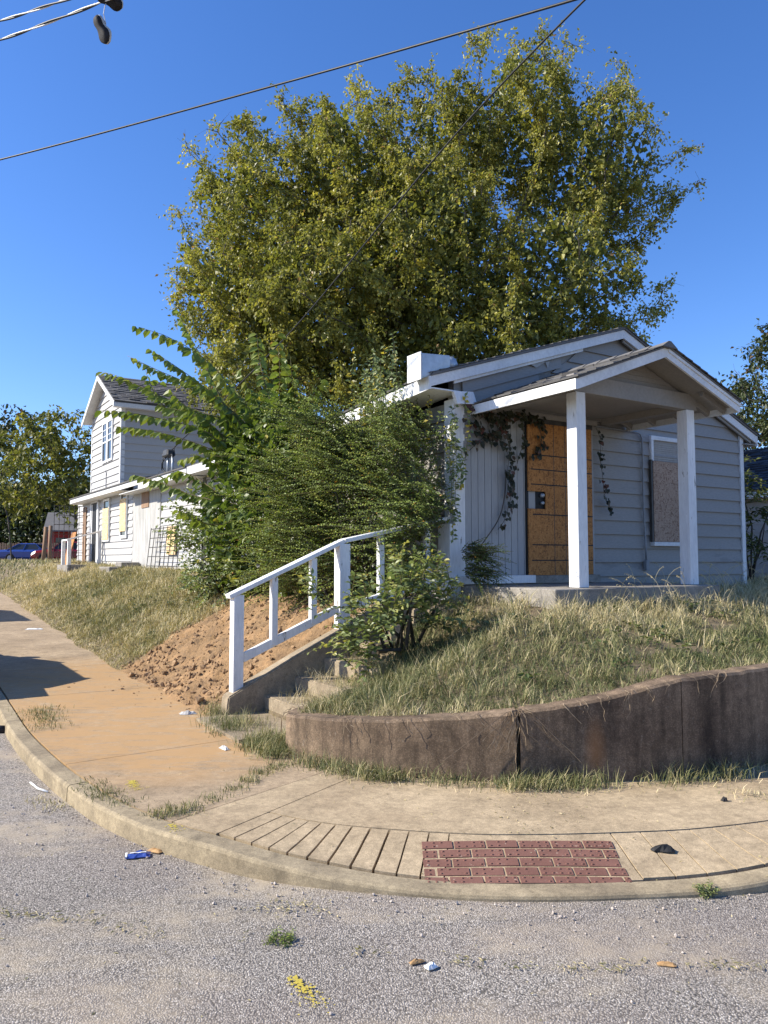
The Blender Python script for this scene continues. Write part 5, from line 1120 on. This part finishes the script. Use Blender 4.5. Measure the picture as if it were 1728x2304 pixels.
tuft(200, sd_([(-1.88, 5.12, .8), (-1.75, 4.98, .8), (-1.6, 4.85, .5), (-1.95, 5.25, .4)]), .055, .035, .35, 'kerb_grass', 'grass strip by the yellow paint mark on the sidewalk', 74)
tuft(200, sd_([(-1.30, 4.62, 1), (-1.18, 4.68, .9), (-1.05, 4.9, .5), (-.98, 5.1, .5), (-.92, 5.3, .55), (-.85, 5.5, .7), (-.78, 5.65, .9), (-.7, 5.72, .6)]), .05, .045, .45, 'joint_grass', 'grass growing along the diagonal joint of the sidewalk', 75)
tuft(420, sd_([(-1.33, 6.8, 1), (-1.45, 7.1, .8), (-1.0, 6.3, 1), (-.9, 6.15, .9), (-1.55, 7.5, .8), (-1.62, 7.9, .7), (-1.2, 7.0, .3), (-.85, 6.0, .5)]), .09, .13, .36, 'step_weeds', 'leafy grass tufts beside the foot of the concrete steps', 76)
tuft(160, [(-2.2, -.35, .3), (-1.9, -.2, .5), (-1.55, -.3, .6), (-2.0, -.5, .7), (-1.65, -.55, .8), (-2.25, -.6, .6)], .10, .15, .9, 'dead_grass', 'dead straw stems on the treads of the steps', 77, .9, .003, lambda a, b: step_z(a)-.005)
tuft(330, [(-2.1, -.95, .6), (-1.8, -.85, 1), (-2.45, -1.2, 1), (-2.6, -1.4, .9), (-2.4, -1.6, 1), (-2.2, -1.3, 1), (-1.6, -1.0, 1)], .13, .10, .6, 'spill_grass', 'shaggy grass spilling over the right side of the steps', 78, .85, .004, lambda a, b: np.maximum(lot_z(a, b), np.where((b > -1.0) & (a > STEP_A0), step_z(a), .13))-.01)
tuft(60, sd_([(-2.19, 5.16, 1), (-2.1, 5.05, .7), (-2.3, 5.25, .5)]), .05, .03, .8, 'gutter_straw', 'dry leaf litter and straw in the gutter by the kerb', 79, 1.0, .005, lambda a, b: np.full(len(a), .002))
tuft(130, sd_([(2.6, 4.9, 1), (2.75, 4.95, 1), (2.45, 4.85, .7), (2.3, 5.0, .5)]), .09, .05, .78, 'joint_grass', 'yellow dry grass on the sidewalk at the right edge', 80, .95)
# broadleaf weeds in the lawn
r = np.random.default_rng(58); wp = [(r.uniform(-1.6, 5.0), r.uniform(-3.3, -1.7)) for _ in range(34)]+[(r.uniform(-2.3, -.6), r.uniform(4.2, 12)) for _ in range(22)]
WPp, WD, WL = [], [], []
for (a, b) in wp:
    if wall_dist(np.array([a]), np.array([b]))[0][0] < .2 and b < 0: continue
    z = lotz1(a, b); x, y = l2w(a, b)
    for q in range(r.integers(9, 22)):
        an = r.uniform(0, 6.28); WPp.append((x+r.normal()*.05, y+r.normal()*.05, z+r.uniform(.02, .11))); WD.append((math.cos(an), math.sin(an), r.uniform(-.2, .7))); WL.append(r.uniform(.035, .075))
WL = np.array(WL); leaf_obj('lawn_weeds', np.array(WPp), np.array(WD), unit(r.normal(size=(len(WL), 3))*.35+np.array([0, 0, 1.0])), WL, WL*.5, np.clip(.35+r.normal(size=len(WL))*.2, 0, .9), M['L_sap'], None, 'oval')
tag(bpy.data.objects['lawn_weeds'], 'small dark broadleaf weeds dotted through the lawn and bank', 'weeds', kind='stuff')
# roots and stems hanging over the wall face
rt = empty('hanging_roots', (.5, 5.4, .6), label='pale dry roots hanging over the retaining wall face', cat='roots'); off = np.array(rt.location); r = np.random.default_rng(81); rm = MB()
for i in range(60):
    s_ = r.uniform(.1, wc[1]+1.6) if i < 42 else wc[1]+r.normal()*.02; aa, bb = np.interp(s_, WS, WC[:, 0]), np.interp(s_, WS, WC[:, 1]); nn = (np.interp(s_, WS, WN[:, 0]), np.interp(s_, WS, WN[:, 1])); zt = float(wtop(s_))
    ln = r.uniform(.05, .22) if i < 42 else r.uniform(.2, .5); k = 6; pts = []; dx = r.normal()*.5
    for t in np.linspace(0, 1, k):
        o_ = .03-.06*min(1, t*3); w_ = dx*ln*t+.01*r.normal(); A_, B_ = aa+nn[0]*o_-nn[1]*w_*-1, bb+nn[1]*o_+nn[0]*w_*-1; x, y = l2w(A_, B_); pts.append((x-off[0], y-off[1], zt+.012-ln*max(0, t-.15)-off[2]))
    rm.tube(pts, r.uniform(.0015, .003), 3)
o = rm.build('roots', surf('dry_root', (.12, .08, .05), (.34, .26, .17), 20, .9, .1, 50), rt); o['kind'] = 'stuff'
# clods of the dug bank
def icos(): 
    bm = bmesh.new(); bmesh.ops.create_icosphere(bm, subdivisions=1, radius=1); v = np.array([q.co[:] for q in bm.verts]); f = np.array([[q.index for q in fc.verts] for fc in bm.faces]); bm.free(); return v, f
iv, if_ = icos(); r = np.random.default_rng(83); n = 9000; a = r.uniform(-3.7, -.4, n); b = r.uniform(.15, 4.2, n); dm = dirt_mask(a, b); kp = (r.random(n) < dm*np.where(a-toe(b) < .0, .16, np.where(a-toe(b) < .55, 1, .38))) & (a > toe(b)-.9*r.random(n)**2.2); a, b = a[kp], b[kp]; n = len(a)
sz = (.005+.030*r.random(n)**4.5+.035*(r.random(n) < .012))*np.where(a < toe(b)+.02, .45, 1); x, y = l2w(a, b); z = np.maximum(lot_z(a, b), .11)+sz*.1
V_ = (iv[None]*(1+.28*r.normal(size=(n, len(iv), 1)))*sz[:, None, None]*r.uniform(.6, 1.3, (n, 1, 3))+np.stack([x, y, z], -1)[:, None]).reshape(-1, 3); F = (if_[None]+(np.arange(n)*len(iv))[:, None, None]).reshape(-1, 3)
tag(link('soil_clods', npmesh('soil_clods', V_, [F]), M['clod']), 'loose orange soil clods on the dug bank beside the steps', 'soil', kind='stuff')
# ================================================================== VEHICLES, WIRES AND SMALL THINGS
M['tyre'] = surf('tyre_rubber', (.018, .018, .018), (.035, .034, .033), 10, .85, .1, 60)
M['rim'] = surf('wheel_rim', (.35, .35, .36), (.5, .5, .5), 5, .35, .05, 30)
M['tail'] = NT('tail_lamp').done((.45, .02, .02), .2); M['head'] = NT('head_lamp').done((.7, .7, .72), .15)
def car_paint(nm, c):
    k = NT(nm); k.b.inputs['Coat Weight'].default_value = .6; k.b.inputs['Coat Roughness'].default_value = .08; return k.done(c, .35)
def car(name, loc, rz, paint, label, suv=False, L=4.6, rt_=None):
    root = empty(name, loc, rz, label=label, cat='car'); h = L/2; rt_ = rt_ or (1.68 if suv else 1.43); bl_ = 1.02 if suv else .93
    xs = [-h, -h+.12, -h*.52, 0, h*.45, h*.86, h-.06, h]; tz = [bl_-.22, bl_, bl_+.03, bl_+.02, bl_, bl_-.12, bl_-.28, bl_-.4]; hw = [.74, .86, .9, .91, .91, .88, .80, .68]; zb = [.42, .28, .24, .22, .22, .24, .28, .38]
    m = MB(); n = 8
    for x, t, w_, b_ in zip(xs, tz, hw, zb):
        ring = [(x, -w_*.85, b_), (x, -w_, b_+.15), (x, -w_, t-.16), (x, -w_*.86, t), (x, w_*.86, t), (x, w_, t-.16), (x, w_, b_+.15), (x, w_*.85, b_)]; m.v += ring
    for i in range(len(xs)-1):
        for k in range(n): m.f.append((i*n+k, i*n+(k+1) % n, (i+1)*n+(k+1) % n, (i+1)*n+k))
    m.f.append(tuple(range(n))[::-1]); m.f.append(tuple((len(xs)-1)*n+k for k in range(n)))
    m.build('body', paint, root, bevel=.03, seg=2)
    r0, r1 = (-h+.12, -h+.4) if suv else (-h*.72, -h*.36); f0, f1 = (h*.42, h*.18)
    g = MB(); g.hexa([(r0, -.80, bl_-.02), (f0, -.80, bl_-.02), (f0, .80, bl_-.02), (r0, .80, bl_-.02), (r1, -.62, rt_-.05), (f1, -.62, rt_-.05), (f1, .62, rt_-.05), (r1, .62, rt_-.05)]); g.build('windows', M['glass'], root, bevel=.03)
    g = MB(); g.hexa([(r1-.04, -.645, rt_-.07), (f1+.04, -.645, rt_-.07), (f1+.04, .645, rt_-.07), (r1-.04, .645, rt_-.07), (r1+.1, -.55, rt_), (f1-.1, -.55, rt_), (f1-.1, .55, rt_), (r1+.1, .55, rt_)]); g.build('roof', paint, root, bevel=.02, seg=2)
    for s_ in (-1, 1):
        for p, q in ((r0, r1), (f0, f1), ((r0+f0)/2-.1, (r1+f1)/2-.08)): MB().beam((p, s_*.805, bl_-.03), (q, s_*.628, rt_-.05), .07, .05, (1, 0, 0)).build('pillar', paint, root)
        MB().hexa([(-h-.01, s_*.5-.16, bl_-.30), (-h+.1, s_*.5-.16, bl_-.30), (-h+.1, s_*.62+.16, bl_-.30), (-h+.02, s_*.62+.14, bl_-.30), (-h-.0, s_*.5-.16, bl_-.14), (-h+.1, s_*.5-.16, bl_-.14), (-h+.1, s_*.62+.16, bl_-.14), (-h+.03, s_*.62+.14, bl_-.14)]).build('tail_light', M['tail'], root)
        MB().box(h-.16, h-.02, s_*.56-.14, s_*.56+.14, bl_-.42, bl_-.28).build('headlight', M['head'], root)
        MB().box(.72, .86, s_*.98-.08, s_*.98+.08, bl_, bl_+.13).build('mirror', paint, root, bevel=.02)
        for x in (-h*.60, h*.62):
            wh = MB().tube([(x, s_*.72, .32), (x, s_*.78, .32), (x, s_*.92, .32), (x, s_*.93, .32)], [.30, .33, .33, .28], 20).build('wheel', M['tyre'], root)
            MB().tube([(x, s_*.90, .32), (x, s_*.945, .32)], [.20, .17], 12).build('rim', M['rim'], wh)
    return root
P_blue, P_red, P_grey, P_white = car_paint('blue_car_paint', (.012, .05, .26)), car_paint('red_car_paint', (.22, .008, .02)), car_paint('grey_car_paint', (.09, .095, .1)), car_paint('silver_car_paint', (.35, .35, .36))
def rz_(dx, dy): return math.atan2(dy, dx)
car('parked_car', (-27.2, 60.0, 1.38), rz_(1, .10), P_blue, 'blue sedan parked across the far lot at the left edge')
car('parked_car', (-21.8, 53.5, 1.36), rz_(-1, -.25), P_red, 'dark red car parked behind the posts beside the blue sedan')
x, y = l2w(-5.75, 5.15); car('parked_car', (x, y, .06), HA+math.pi/2, P_grey, 'grey vehicle whose shadow falls on the left sidewalk', False, 5.0, 1.56)
x, y = l2w(-5.5, 13.6); car('parked_car', (x, y, .3), HA+math.pi/2, P_white, 'silver car farther up the left kerb beyond the grey one', True, 4.6)
# posts, fence, far red house
for i, (x, y, z0_, z1_, lb) in enumerate(((-18.48, 42.0, 1.2, 3.35, 'weathered leaning post left of the red car'), (-18.95, 44.0, 1.2, 3.5, 'straight weathered post just right of its leaning neighbour'))):
    o = MB().tube([(0, 0, 0), (.06-.1*i, 0, 1.0), (.12-.14*i, 0, z1_-z0_)], [.13, .12, .11], 8).build('wooden_post', M['wood'], None, True); o.location = (x, y, z0_); tag(o, lb, 'post', group='posts on the far lot')
fn = empty('picket_fence', (-34, 66, 1.6), label='low grey picket fence behind the blue sedan', cat='fence')
for i in range(34): MB().box(-1+i*.22, -1+i*.22+.16, -.02, .0, -.3, 1.35+.03*(i % 3)).build('picket', M['wood'], fn)
for z in (.3, 1.0): MB().box(-1, 6.6, .003, .05, z, z+.09).build('fence_rail', M['wood'], fn)
M['redp'] = surf('red_paint', (.30, .03, .025), (.4, .05, .04), 2, .7, .1, 20)
fh = empty('house', (-27.0, 70, 1.5), rz_(1, .3), label='small red house with pale gable roof far behind the posts', cat='house')
MB().box(-3.2, 4, 0, 5, 0, 2.7).build('wall', M['redp'], fh)
MB().extrude([(-3.5, -.6, 2.55), (4.3, -.6, 2.55), (4.3, 2.5, 4.3), (-3.5, 2.5, 4.3)], (0, 0, .12)).build('roof', M['shingle'], fh)
for x in (-3.0, -1.2, .6): MB().box(x, x+.12, -.5, -.38, 0, 2.55).build('porch_post', M['trim'], fh)
MB().box(-1.0, .0, -.02, -.003, .1, 2.1).build('door', M['black'], fh)
for x in (-2.5, 1.5): MB().box(x, x+.9, -.03, -.003, .9, 2.0).build('window', M['glass'], fh)
# ---- overhead wires
def cable(name, pts, r, mat, label, sides=6):
    c = catmull(np.array(pts), .25); o = MB().tube([tuple(p) for p in c], r, sides, False).build(name, mat, None, True); return tag(o, label, 'wire')
M['cable'] = surf('cable_black', (.012, .012, .013), (.03, .03, .03), 8, .5, .1, 30); M['alu'] = surf('aluminium_strand', (.55, .55, .55), (.75, .75, .74), 9, .35, .1, 60)
cable('overhead_wire', [wireA2[0], wireA[0], wireA[1], wireA[2], wireA2[1]], .017, M['cable'], 'black overhead wire crossing the whole sky above the tree')
cable('service_wire', [(2.9, 5.8, 7.2), wireB[0], wireB[1], wireB[2], tuple(LW(0, 10.85, 4.08))], .012, M['cable'], 'service wire dropping diagonally past the tree to the mast')
def twisted(name, pts, label, rr_=.008, pitch=1.1):
    root = empty(name, pts[0], label=label, cat='wire'); off = np.array(pts[0]); c = catmull(np.array(pts), .04)-off; s_ = np.arange(len(c))*.04
    for ph, mt, q in ((0, M['cable'], .010), (math.pi, M['alu'], .007)):
        d = unit(np.gradient(c, axis=0)); x = unit(np.cross(d, np.array([[0, 0, 1.0]]))); y = np.cross(d, x)
        t = s_*2*math.pi/pitch+ph; p = c+x*np.cos(t)[:, None]*rr_+y*np.sin(t)[:, None]*rr_; MB().tube([tuple(v) for v in p], q, 6, False).build('strand', mt, root, True)
twisted('twisted_cable', wireC, 'twisted black and silver cable carrying the hanging sneakers'); twisted('twisted_cable', wireD, 'twisted cable at the very top left corner above the sneakers', .008)
M['sole'] = surf('shoe_sole', (.012, .012, .015), (.03, .03, .035), 20, .8, .2, 60); M['mids'] = surf('shoe_midsole', (.45, .44, .43), (.6, .6, .58), 12, .7, .1, 50); M['upper'] = surf('shoe_upper', (.10, .10, .11), (.5, .5, .5), 9, .75, .2, 60)
def sneaker(loc, ax, az, label):
    ax = Vector(ax).normalized(); az = Vector(az); ay = az.cross(ax).normalized(); az = ax.cross(ay); root = empty('sneaker', (0, 0, 0), label=label, cat='shoe', group='pair of sneakers on the cable')
    root.matrix_world = Matrix.Translation(Vector(loc)) @ Matrix((ax, ay, az)).transposed().to_4x4()
    t = np.linspace(0, 1, 11); wd = np.array([.022, .034, .037, .034, .032, .036, .044, .049, .047, .036, .016]); hh = np.array([.085, .098, .10, .096, .085, .072, .06, .052, .046, .036, .02]); x = (t-.5)*.25; wd = wd*.86; hh = hh*.9
    def loft(name, mt, z0_, z1_, k0=1.0, k1=1.0):
        m = MB(); n = 8
        for i in range(11):
            zt = z1_ if np.isscalar(z1_) else z1_[i]
            m.v += [(x[i], -wd[i]*k0, z0_), (x[i], -wd[i]*k0*1.02, z0_+(zt-z0_)*.4), (x[i], -wd[i]*k1*.9, z0_+(zt-z0_)*.75), (x[i], -wd[i]*k1*.45, zt), (x[i], wd[i]*k1*.45, zt), (x[i], wd[i]*k1*.9, z0_+(zt-z0_)*.75), (x[i], wd[i]*k0*1.02, z0_+(zt-z0_)*.4), (x[i], wd[i]*k0, z0_)]
        for i in range(10):
            for k in range(n): m.f.append((i*n+k, i*n+(k+1) % n, (i+1)*n+(k+1) % n, (i+1)*n+k))
        m.f += [tuple(range(n))[::-1], tuple(80+k for k in range(n))]; return m.build(name, mt, root, True)
    loft('sole', M['sole'], 0, .009, 1.0, 2.0); loft('midsole', M['mids'], .0095, .034, 1.14, 2.2); loft('upper', M['upper'], .0305, hh, .97, .95)
    for i in range(4): MB().tube([(.0+i*.022, -.024, .075-i*.006), (.008+i*.022, 0, .088-i*.007), (.0+i*.022, .024, .075-i*.006)], .003, 4).build('lace', M['mids'], root)
sneaker((-2.62, 7.06, 6.915), (.92, .15, -.30), (.18, .62, .76), 'upper sneaker slung over the twisted cable')
sneaker((-2.70, 7.08, 6.64), (.42, .2, -.88), (.55, .80, .25), 'lower sneaker dangling toe down below the cable')
o = MB().tube([(-2.66, 7.1, 6.93), (-2.665, 7.07, 6.85), (-2.67, 7.06, 6.78), (-2.655, 7.09, 6.70)], .004, 5).build('shoelace', M['mids']); tag(o, 'white lace tying the two hanging sneakers together', 'shoelace')
# ---- litter
def zg_(x, y):
    a, b = w2l(x, y); i = int(np.argmin((KC[:, 0]-a)**2+(KC[:, 1]-b)**2)); n_ = kn(np.array([KS[i]]))[0]
    return walk_z_xy(x, y) if (a-KC[i, 0])*n_[0]+(b-KC[i, 1])*n_[1] > 0 else 0.004
def crumple(name, x, y, L, W_, H, mat, label, cat, seed, rz=0.0, stripe=None):
    r = np.random.default_rng(seed); nx, ny = 7, 5; u, v = np.meshgrid(np.linspace(-.5, .5, nx), np.linspace(-.5, .5, ny)); root = None
    X = u*L+r.normal(size=u.shape)*L*.03; Y = v*W_+r.normal(size=u.shape)*W_*.05; e = (1-(2*u)**4)*(1-(2*v)**4)
    Zt = .003+H*(e*.6+.4*np.abs(r.normal(size=u.shape))*e); Zb = np.full(u.shape, .0)
    V_ = np.concatenate([np.stack([X, Y, Zt], -1).reshape(-1, 3), np.stack([X, Y, Zb], -1).reshape(-1, 3)]); i = (np.arange(ny-1)[:, None]*nx+np.arange(nx-1)[None]).ravel(); F = np.stack([i, i+1, i+nx+1, i+nx], -1); k = nx*ny
    rim = list(range(nx))+[nx*q+nx-1 for q in range(1, ny)]+[nx*(ny-1)+q for q in range(nx-2, -1, -1)]+[nx*q for q in range(ny-2, 0, -1)]; rim = np.array(rim); rn = np.roll(rim, -1)
    o = link(name, npmesh(name, V_, [F, F[:, ::-1]+k, np.stack([rim+k, rn+k, rn, rim], -1)]), mat); o.location = (x, y, zg_(x, y)+.002); o.rotation_euler = (0, 0, rz); tag(o, label, cat)
    if stripe is not None:
        m = slice(1, 4); s_ = MB(); q = 2*nx
        for c in range(1, nx-2): s_.add([(X[2, c], Y[2, c]-W_*.06, Zt[2, c]+.003), (X[2, c+1], Y[2, c+1]-W_*.06, Zt[2, c+1]+.003), (X[2, c+1], Y[2, c+1]+W_*.10, Zt[2, c+1]+.003), (X[2, c], Y[2, c]+W_*.10, Zt[2, c]+.003)], [(0, 1, 2, 3)])
        s_.build('printed_band', stripe, o)
        s_ = MB().box(-L*.5, -L*.42, -W_*.45, W_*.45, .004, H*.5+.004); s_.build('torn_end', stripe, o)
    return o
M['bluep'] = surf('blue_wrapper', (.02, .05, .22), (.05, .09, .33), 9, .35, .2, 30); M['rag'] = surf('grubby_plastic', (.40, .38, .35), (.58, .56, .53), 20, .6, .3, 60); M['paper'] = surf('white_paper', (.7, .7, .68), (.8, .8, .78), 9, .8, .2, 40); M['dryleaf'] = surf('dry_leaf', (.30, .17, .07), (.48, .30, .14), 9, .8, .2, 40); M['tar'] = surf('black_rubber', (.012, .011, .012), (.03, .03, .03), 9, .7, .5, 40); M['yel'] = surf('yellow_paint', (.42, .33, .05), (.55, .44, .08), 12, .85, .3, 90, co='World')
crumple('drink_pouch', -1.325, 4.268, .13, .065, .016, M['bluep'], 'crushed blue and white drink pouch lying by the kerb', 'litter', 1, .28, M['paper'])
crumple('dry_leaf', -1.25, 4.335, .09, .04, .012, M['dryleaf'], 'tan dead leaf beside the blue pouch', 'leaf', 2, -.5)
crumple('rubber_scrap', 1.46, 4.145, .12, .045, .025, M['tar'], 'black torn rubber scrap right of the brick pavers', 'litter', 3, -.2)
crumple('paper_scrap', .184, 3.13, .045, .035, .012, M['paper'], 'tiny white paper scrap in the street foreground', 'litter', 4, .6)
crumple('bark_chip', .13, 3.165, .06, .018, .008, M['dryleaf'], 'thin brown bark chip beside the white paper scrap', 'litter', 5, .4)
crumple('bark_chip', 1.112, 3.145, .07, .022, .008, M['dryleaf'], 'brown bark chip at the right of the street foreground', 'litter', 6, -.2)
crumple('bottle', -1.253, 6.173, .11, .04, .022, M['rag'], 'pale crushed plastic bottle near the step weeds', 'litter', 7, -.9)
crumple('plastic_bag', -1.89, 7.56, .15, .09, .025, M['rag'], 'white plastic scrap at the foot of the dirt bank', 'litter', 8, .3)
crumple('paper_scrap', -6.6, 14.7, .3, .12, .02, M['paper'], 'white paper lying on the far left sidewalk', 'litter', 9, .2)
crumple('tar_lump', 2.1, 4.87, .035, .03, .02, M['tar'], 'small black lump on the right sidewalk', 'litter', 11, .2)
o = MB().tube([(-2.52, 5.62, .01), (-2.40, 5.47, .012), (-2.30, 5.40, .01)], .007, 6).build('white_stick', M['paper'], None, True); tag(o, 'thin white curved stick in the left gutter', 'litter')
o = MB().tube([(-3.62, 7.22, .04), (-3.47, 7.21, .04)], [.035, .035], 12).build('drink_can', M['tar'], None, True); tag(o, 'dark can lying at the left kerb edge of the view', 'can')
for (px_, py_, z_, n_, lb, sd_, ext) in ((-.32, 3.02, 0, 150, 'yellow spray paint dash on the street foreground', 1, ((-.35, 3.06), (-.22, 2.86))), (-1.64, 5.18, .13, 170, 'yellow spray paint dash on the left sidewalk', 2, ((-1.70, 5.30), (-1.60, 5.10))), (-1.17, 4.40, .12, 50, 'faint yellow paint fleck at the end of the ramp groove', 3, ((-1.2, 4.45), (-1.13, 4.33)))):
    r = np.random.default_rng(90+sd_); m = MB()
    for _ in range(int(n_*1.3)):
        t = r.random(); sp = .012+.016*t; x = ext[0][0]+(ext[1][0]-ext[0][0])*t+r.normal()*sp; y = ext[0][1]+(ext[1][1]-ext[0][1])*t+r.normal()*sp; s_ = r.uniform(.002, .008)*(1.2-.6*t)
        z = (zg_(x, y) if z_ else .0055)+.0025+r.random()*.0008
        an = r.uniform(0, 6.28); k = r.integers(4, 7); m.add([(x+math.cos(an+q*6.28/k)*s_*r.uniform(.6, 1.2), y+math.sin(an+q*6.28/k)*s_*r.uniform(.6, 1.2), z) for q in range(k)], [tuple(range(k))])
    me = m.mesh('paint_mark', False); o = link('paint_mark', me, M['yel']); tag(o, lb, 'paint mark', kind='stuff')
# loose stones and leaf crumbs
r = np.random.default_rng(99); n = 1700; s_ = r.uniform(ks_of(-4.45, 8), ks_of(1, -5.1), n); d = -np.abs(r.normal(size=n))*.22-.005; p = kpt(s_, d); x, y = l2w(p[:, 0], p[:, 1]); n2 = 250
x = np.concatenate([x, r.uniform(-2.5, 2.4, n2)]); y = np.concatenate([y, r.uniform(2.2, 5.2, n2)]); a, b = w2l(x, y)
D = np.array([((KC[::3, 0]-q)**2+(KC[::3, 1]-w_)**2).argmin() for q, w_ in zip(a, b)])*3; nn = kn(KS[D]); inside = ((np.stack([a, b], -1)-KC[D])*nn).sum(1) > -.004
x, y = x[~inside], y[~inside]; n = len(x); sz = .002+.005*r.random(n)**2.5
V_ = (iv[None]*(1+.2*r.normal(size=(n, len(iv), 1)))*sz[:, None, None]*r.uniform(.7, 1.3, (n, 1, 3))+np.stack([x, y, sz*.5+.003], -1)[:, None]).reshape(-1, 3); F = (if_[None]+(np.arange(n)*len(iv))[:, None, None]).reshape(-1, 3)
M['gravel'] = surf('loose_gravel', (.34, .29, .25), (.55, .48, .42), 60, .9, .2, 90, co='World')
tag(link('loose_gravel', npmesh('loose_gravel', V_, [F]), M['gravel']), 'loose pale gravel scattered in the street and along the kerb', 'gravel', kind='stuff')
n = 420; x = np.concatenate([r.uniform(-2.2, 2.3, 200), r.normal(size=120)*.12-.42, r.normal(size=100)*.25+.9]); y = np.concatenate([r.uniform(2.3, 5.6, 200), r.normal(size=120)*.05+3.66, r.normal(size=100)*.25+4.6]); z = np.array([zg_(q, w_) for q, w_ in zip(x, y)])+.004
leaf_obj('leaf_crumbs', np.stack([x, y, z], -1), np.stack([r.normal(size=n), r.normal(size=n), r.normal(size=n)*.15], -1), unit(np.stack([r.normal(size=n)*.3, r.normal(size=n)*.3, np.ones(n)], -1)), r.uniform(.006, .028, n), r.uniform(.003, .010, n), r.uniform(.5, 1, n), M['grass'], None)
tag(bpy.data.objects['leaf_crumbs'], 'tiny dry leaf crumbs and straw bits strewn over the pavement', 'leaf litter', kind='stuff')
# small weeds in the street
spray_shrub('street_weed', 'small green weed growing from the street asphalt', (-.43, 3.34, .0), [(-.43, 3.34, .012, .05, .04, .012, 1)], 60, .05, .008, .016, M['L_priv'], 95, (.2, -.2, .2), .8, tmean=.6, stemr=.001, ntrunk=0)
spray_shrub('gutter_weed', 'reddish weed sprouting at the kerb under the right flare', (1.53, 3.80, .0), [(1.53, 3.79, .025, .04, .02, .02, 1)], 50, .05, .009, .02, M['L_front'], 96, (0, -.4, .4), .7, tmean=.6, stemr=.001, ntrunk=0)

# straw, grit and weeds gathered along the old patch edge in the street
sp = catmull(np.array([(-2.6, 3.95), (-2.0, 3.72), (-1.55, 3.55), (-1.2, 3.52), (-.95, 3.38), (-.6, 3.36), (-.3, 3.30), (0.0, 3.22), (.35, 3.16), (.7, 3.12), (1.3, 3.15), (2.0, 3.1)]), .03)
r = np.random.default_rng(111); n = 900; q = sp[r.integers(0, len(sp), n)]+r.normal(size=(n, 2))*np.array([[.05, .022]])*r.uniform(.3, 1.6, (n, 1)); dn = wob(q[:, 0]*3, q[:, 1], 3, 8) > -.1; q = q[dn]; n = len(q)
leaf_obj('street_straw', np.concatenate([q, np.full((n, 1), .012)], 1), np.stack([r.normal(size=n), r.normal(size=n), r.normal(size=n)*.1], -1), unit(np.stack([r.normal(size=n)*.2, r.normal(size=n)*.2, np.ones(n)], -1)), r.uniform(.006, .04, n), r.uniform(.002, .006, n), r.uniform(.35, .95, n), M['grass'], None)
tag(bpy.data.objects['street_straw'], 'straw and dry crumbs gathered along an old patch edge in the street', 'leaf litter', kind='stuff')
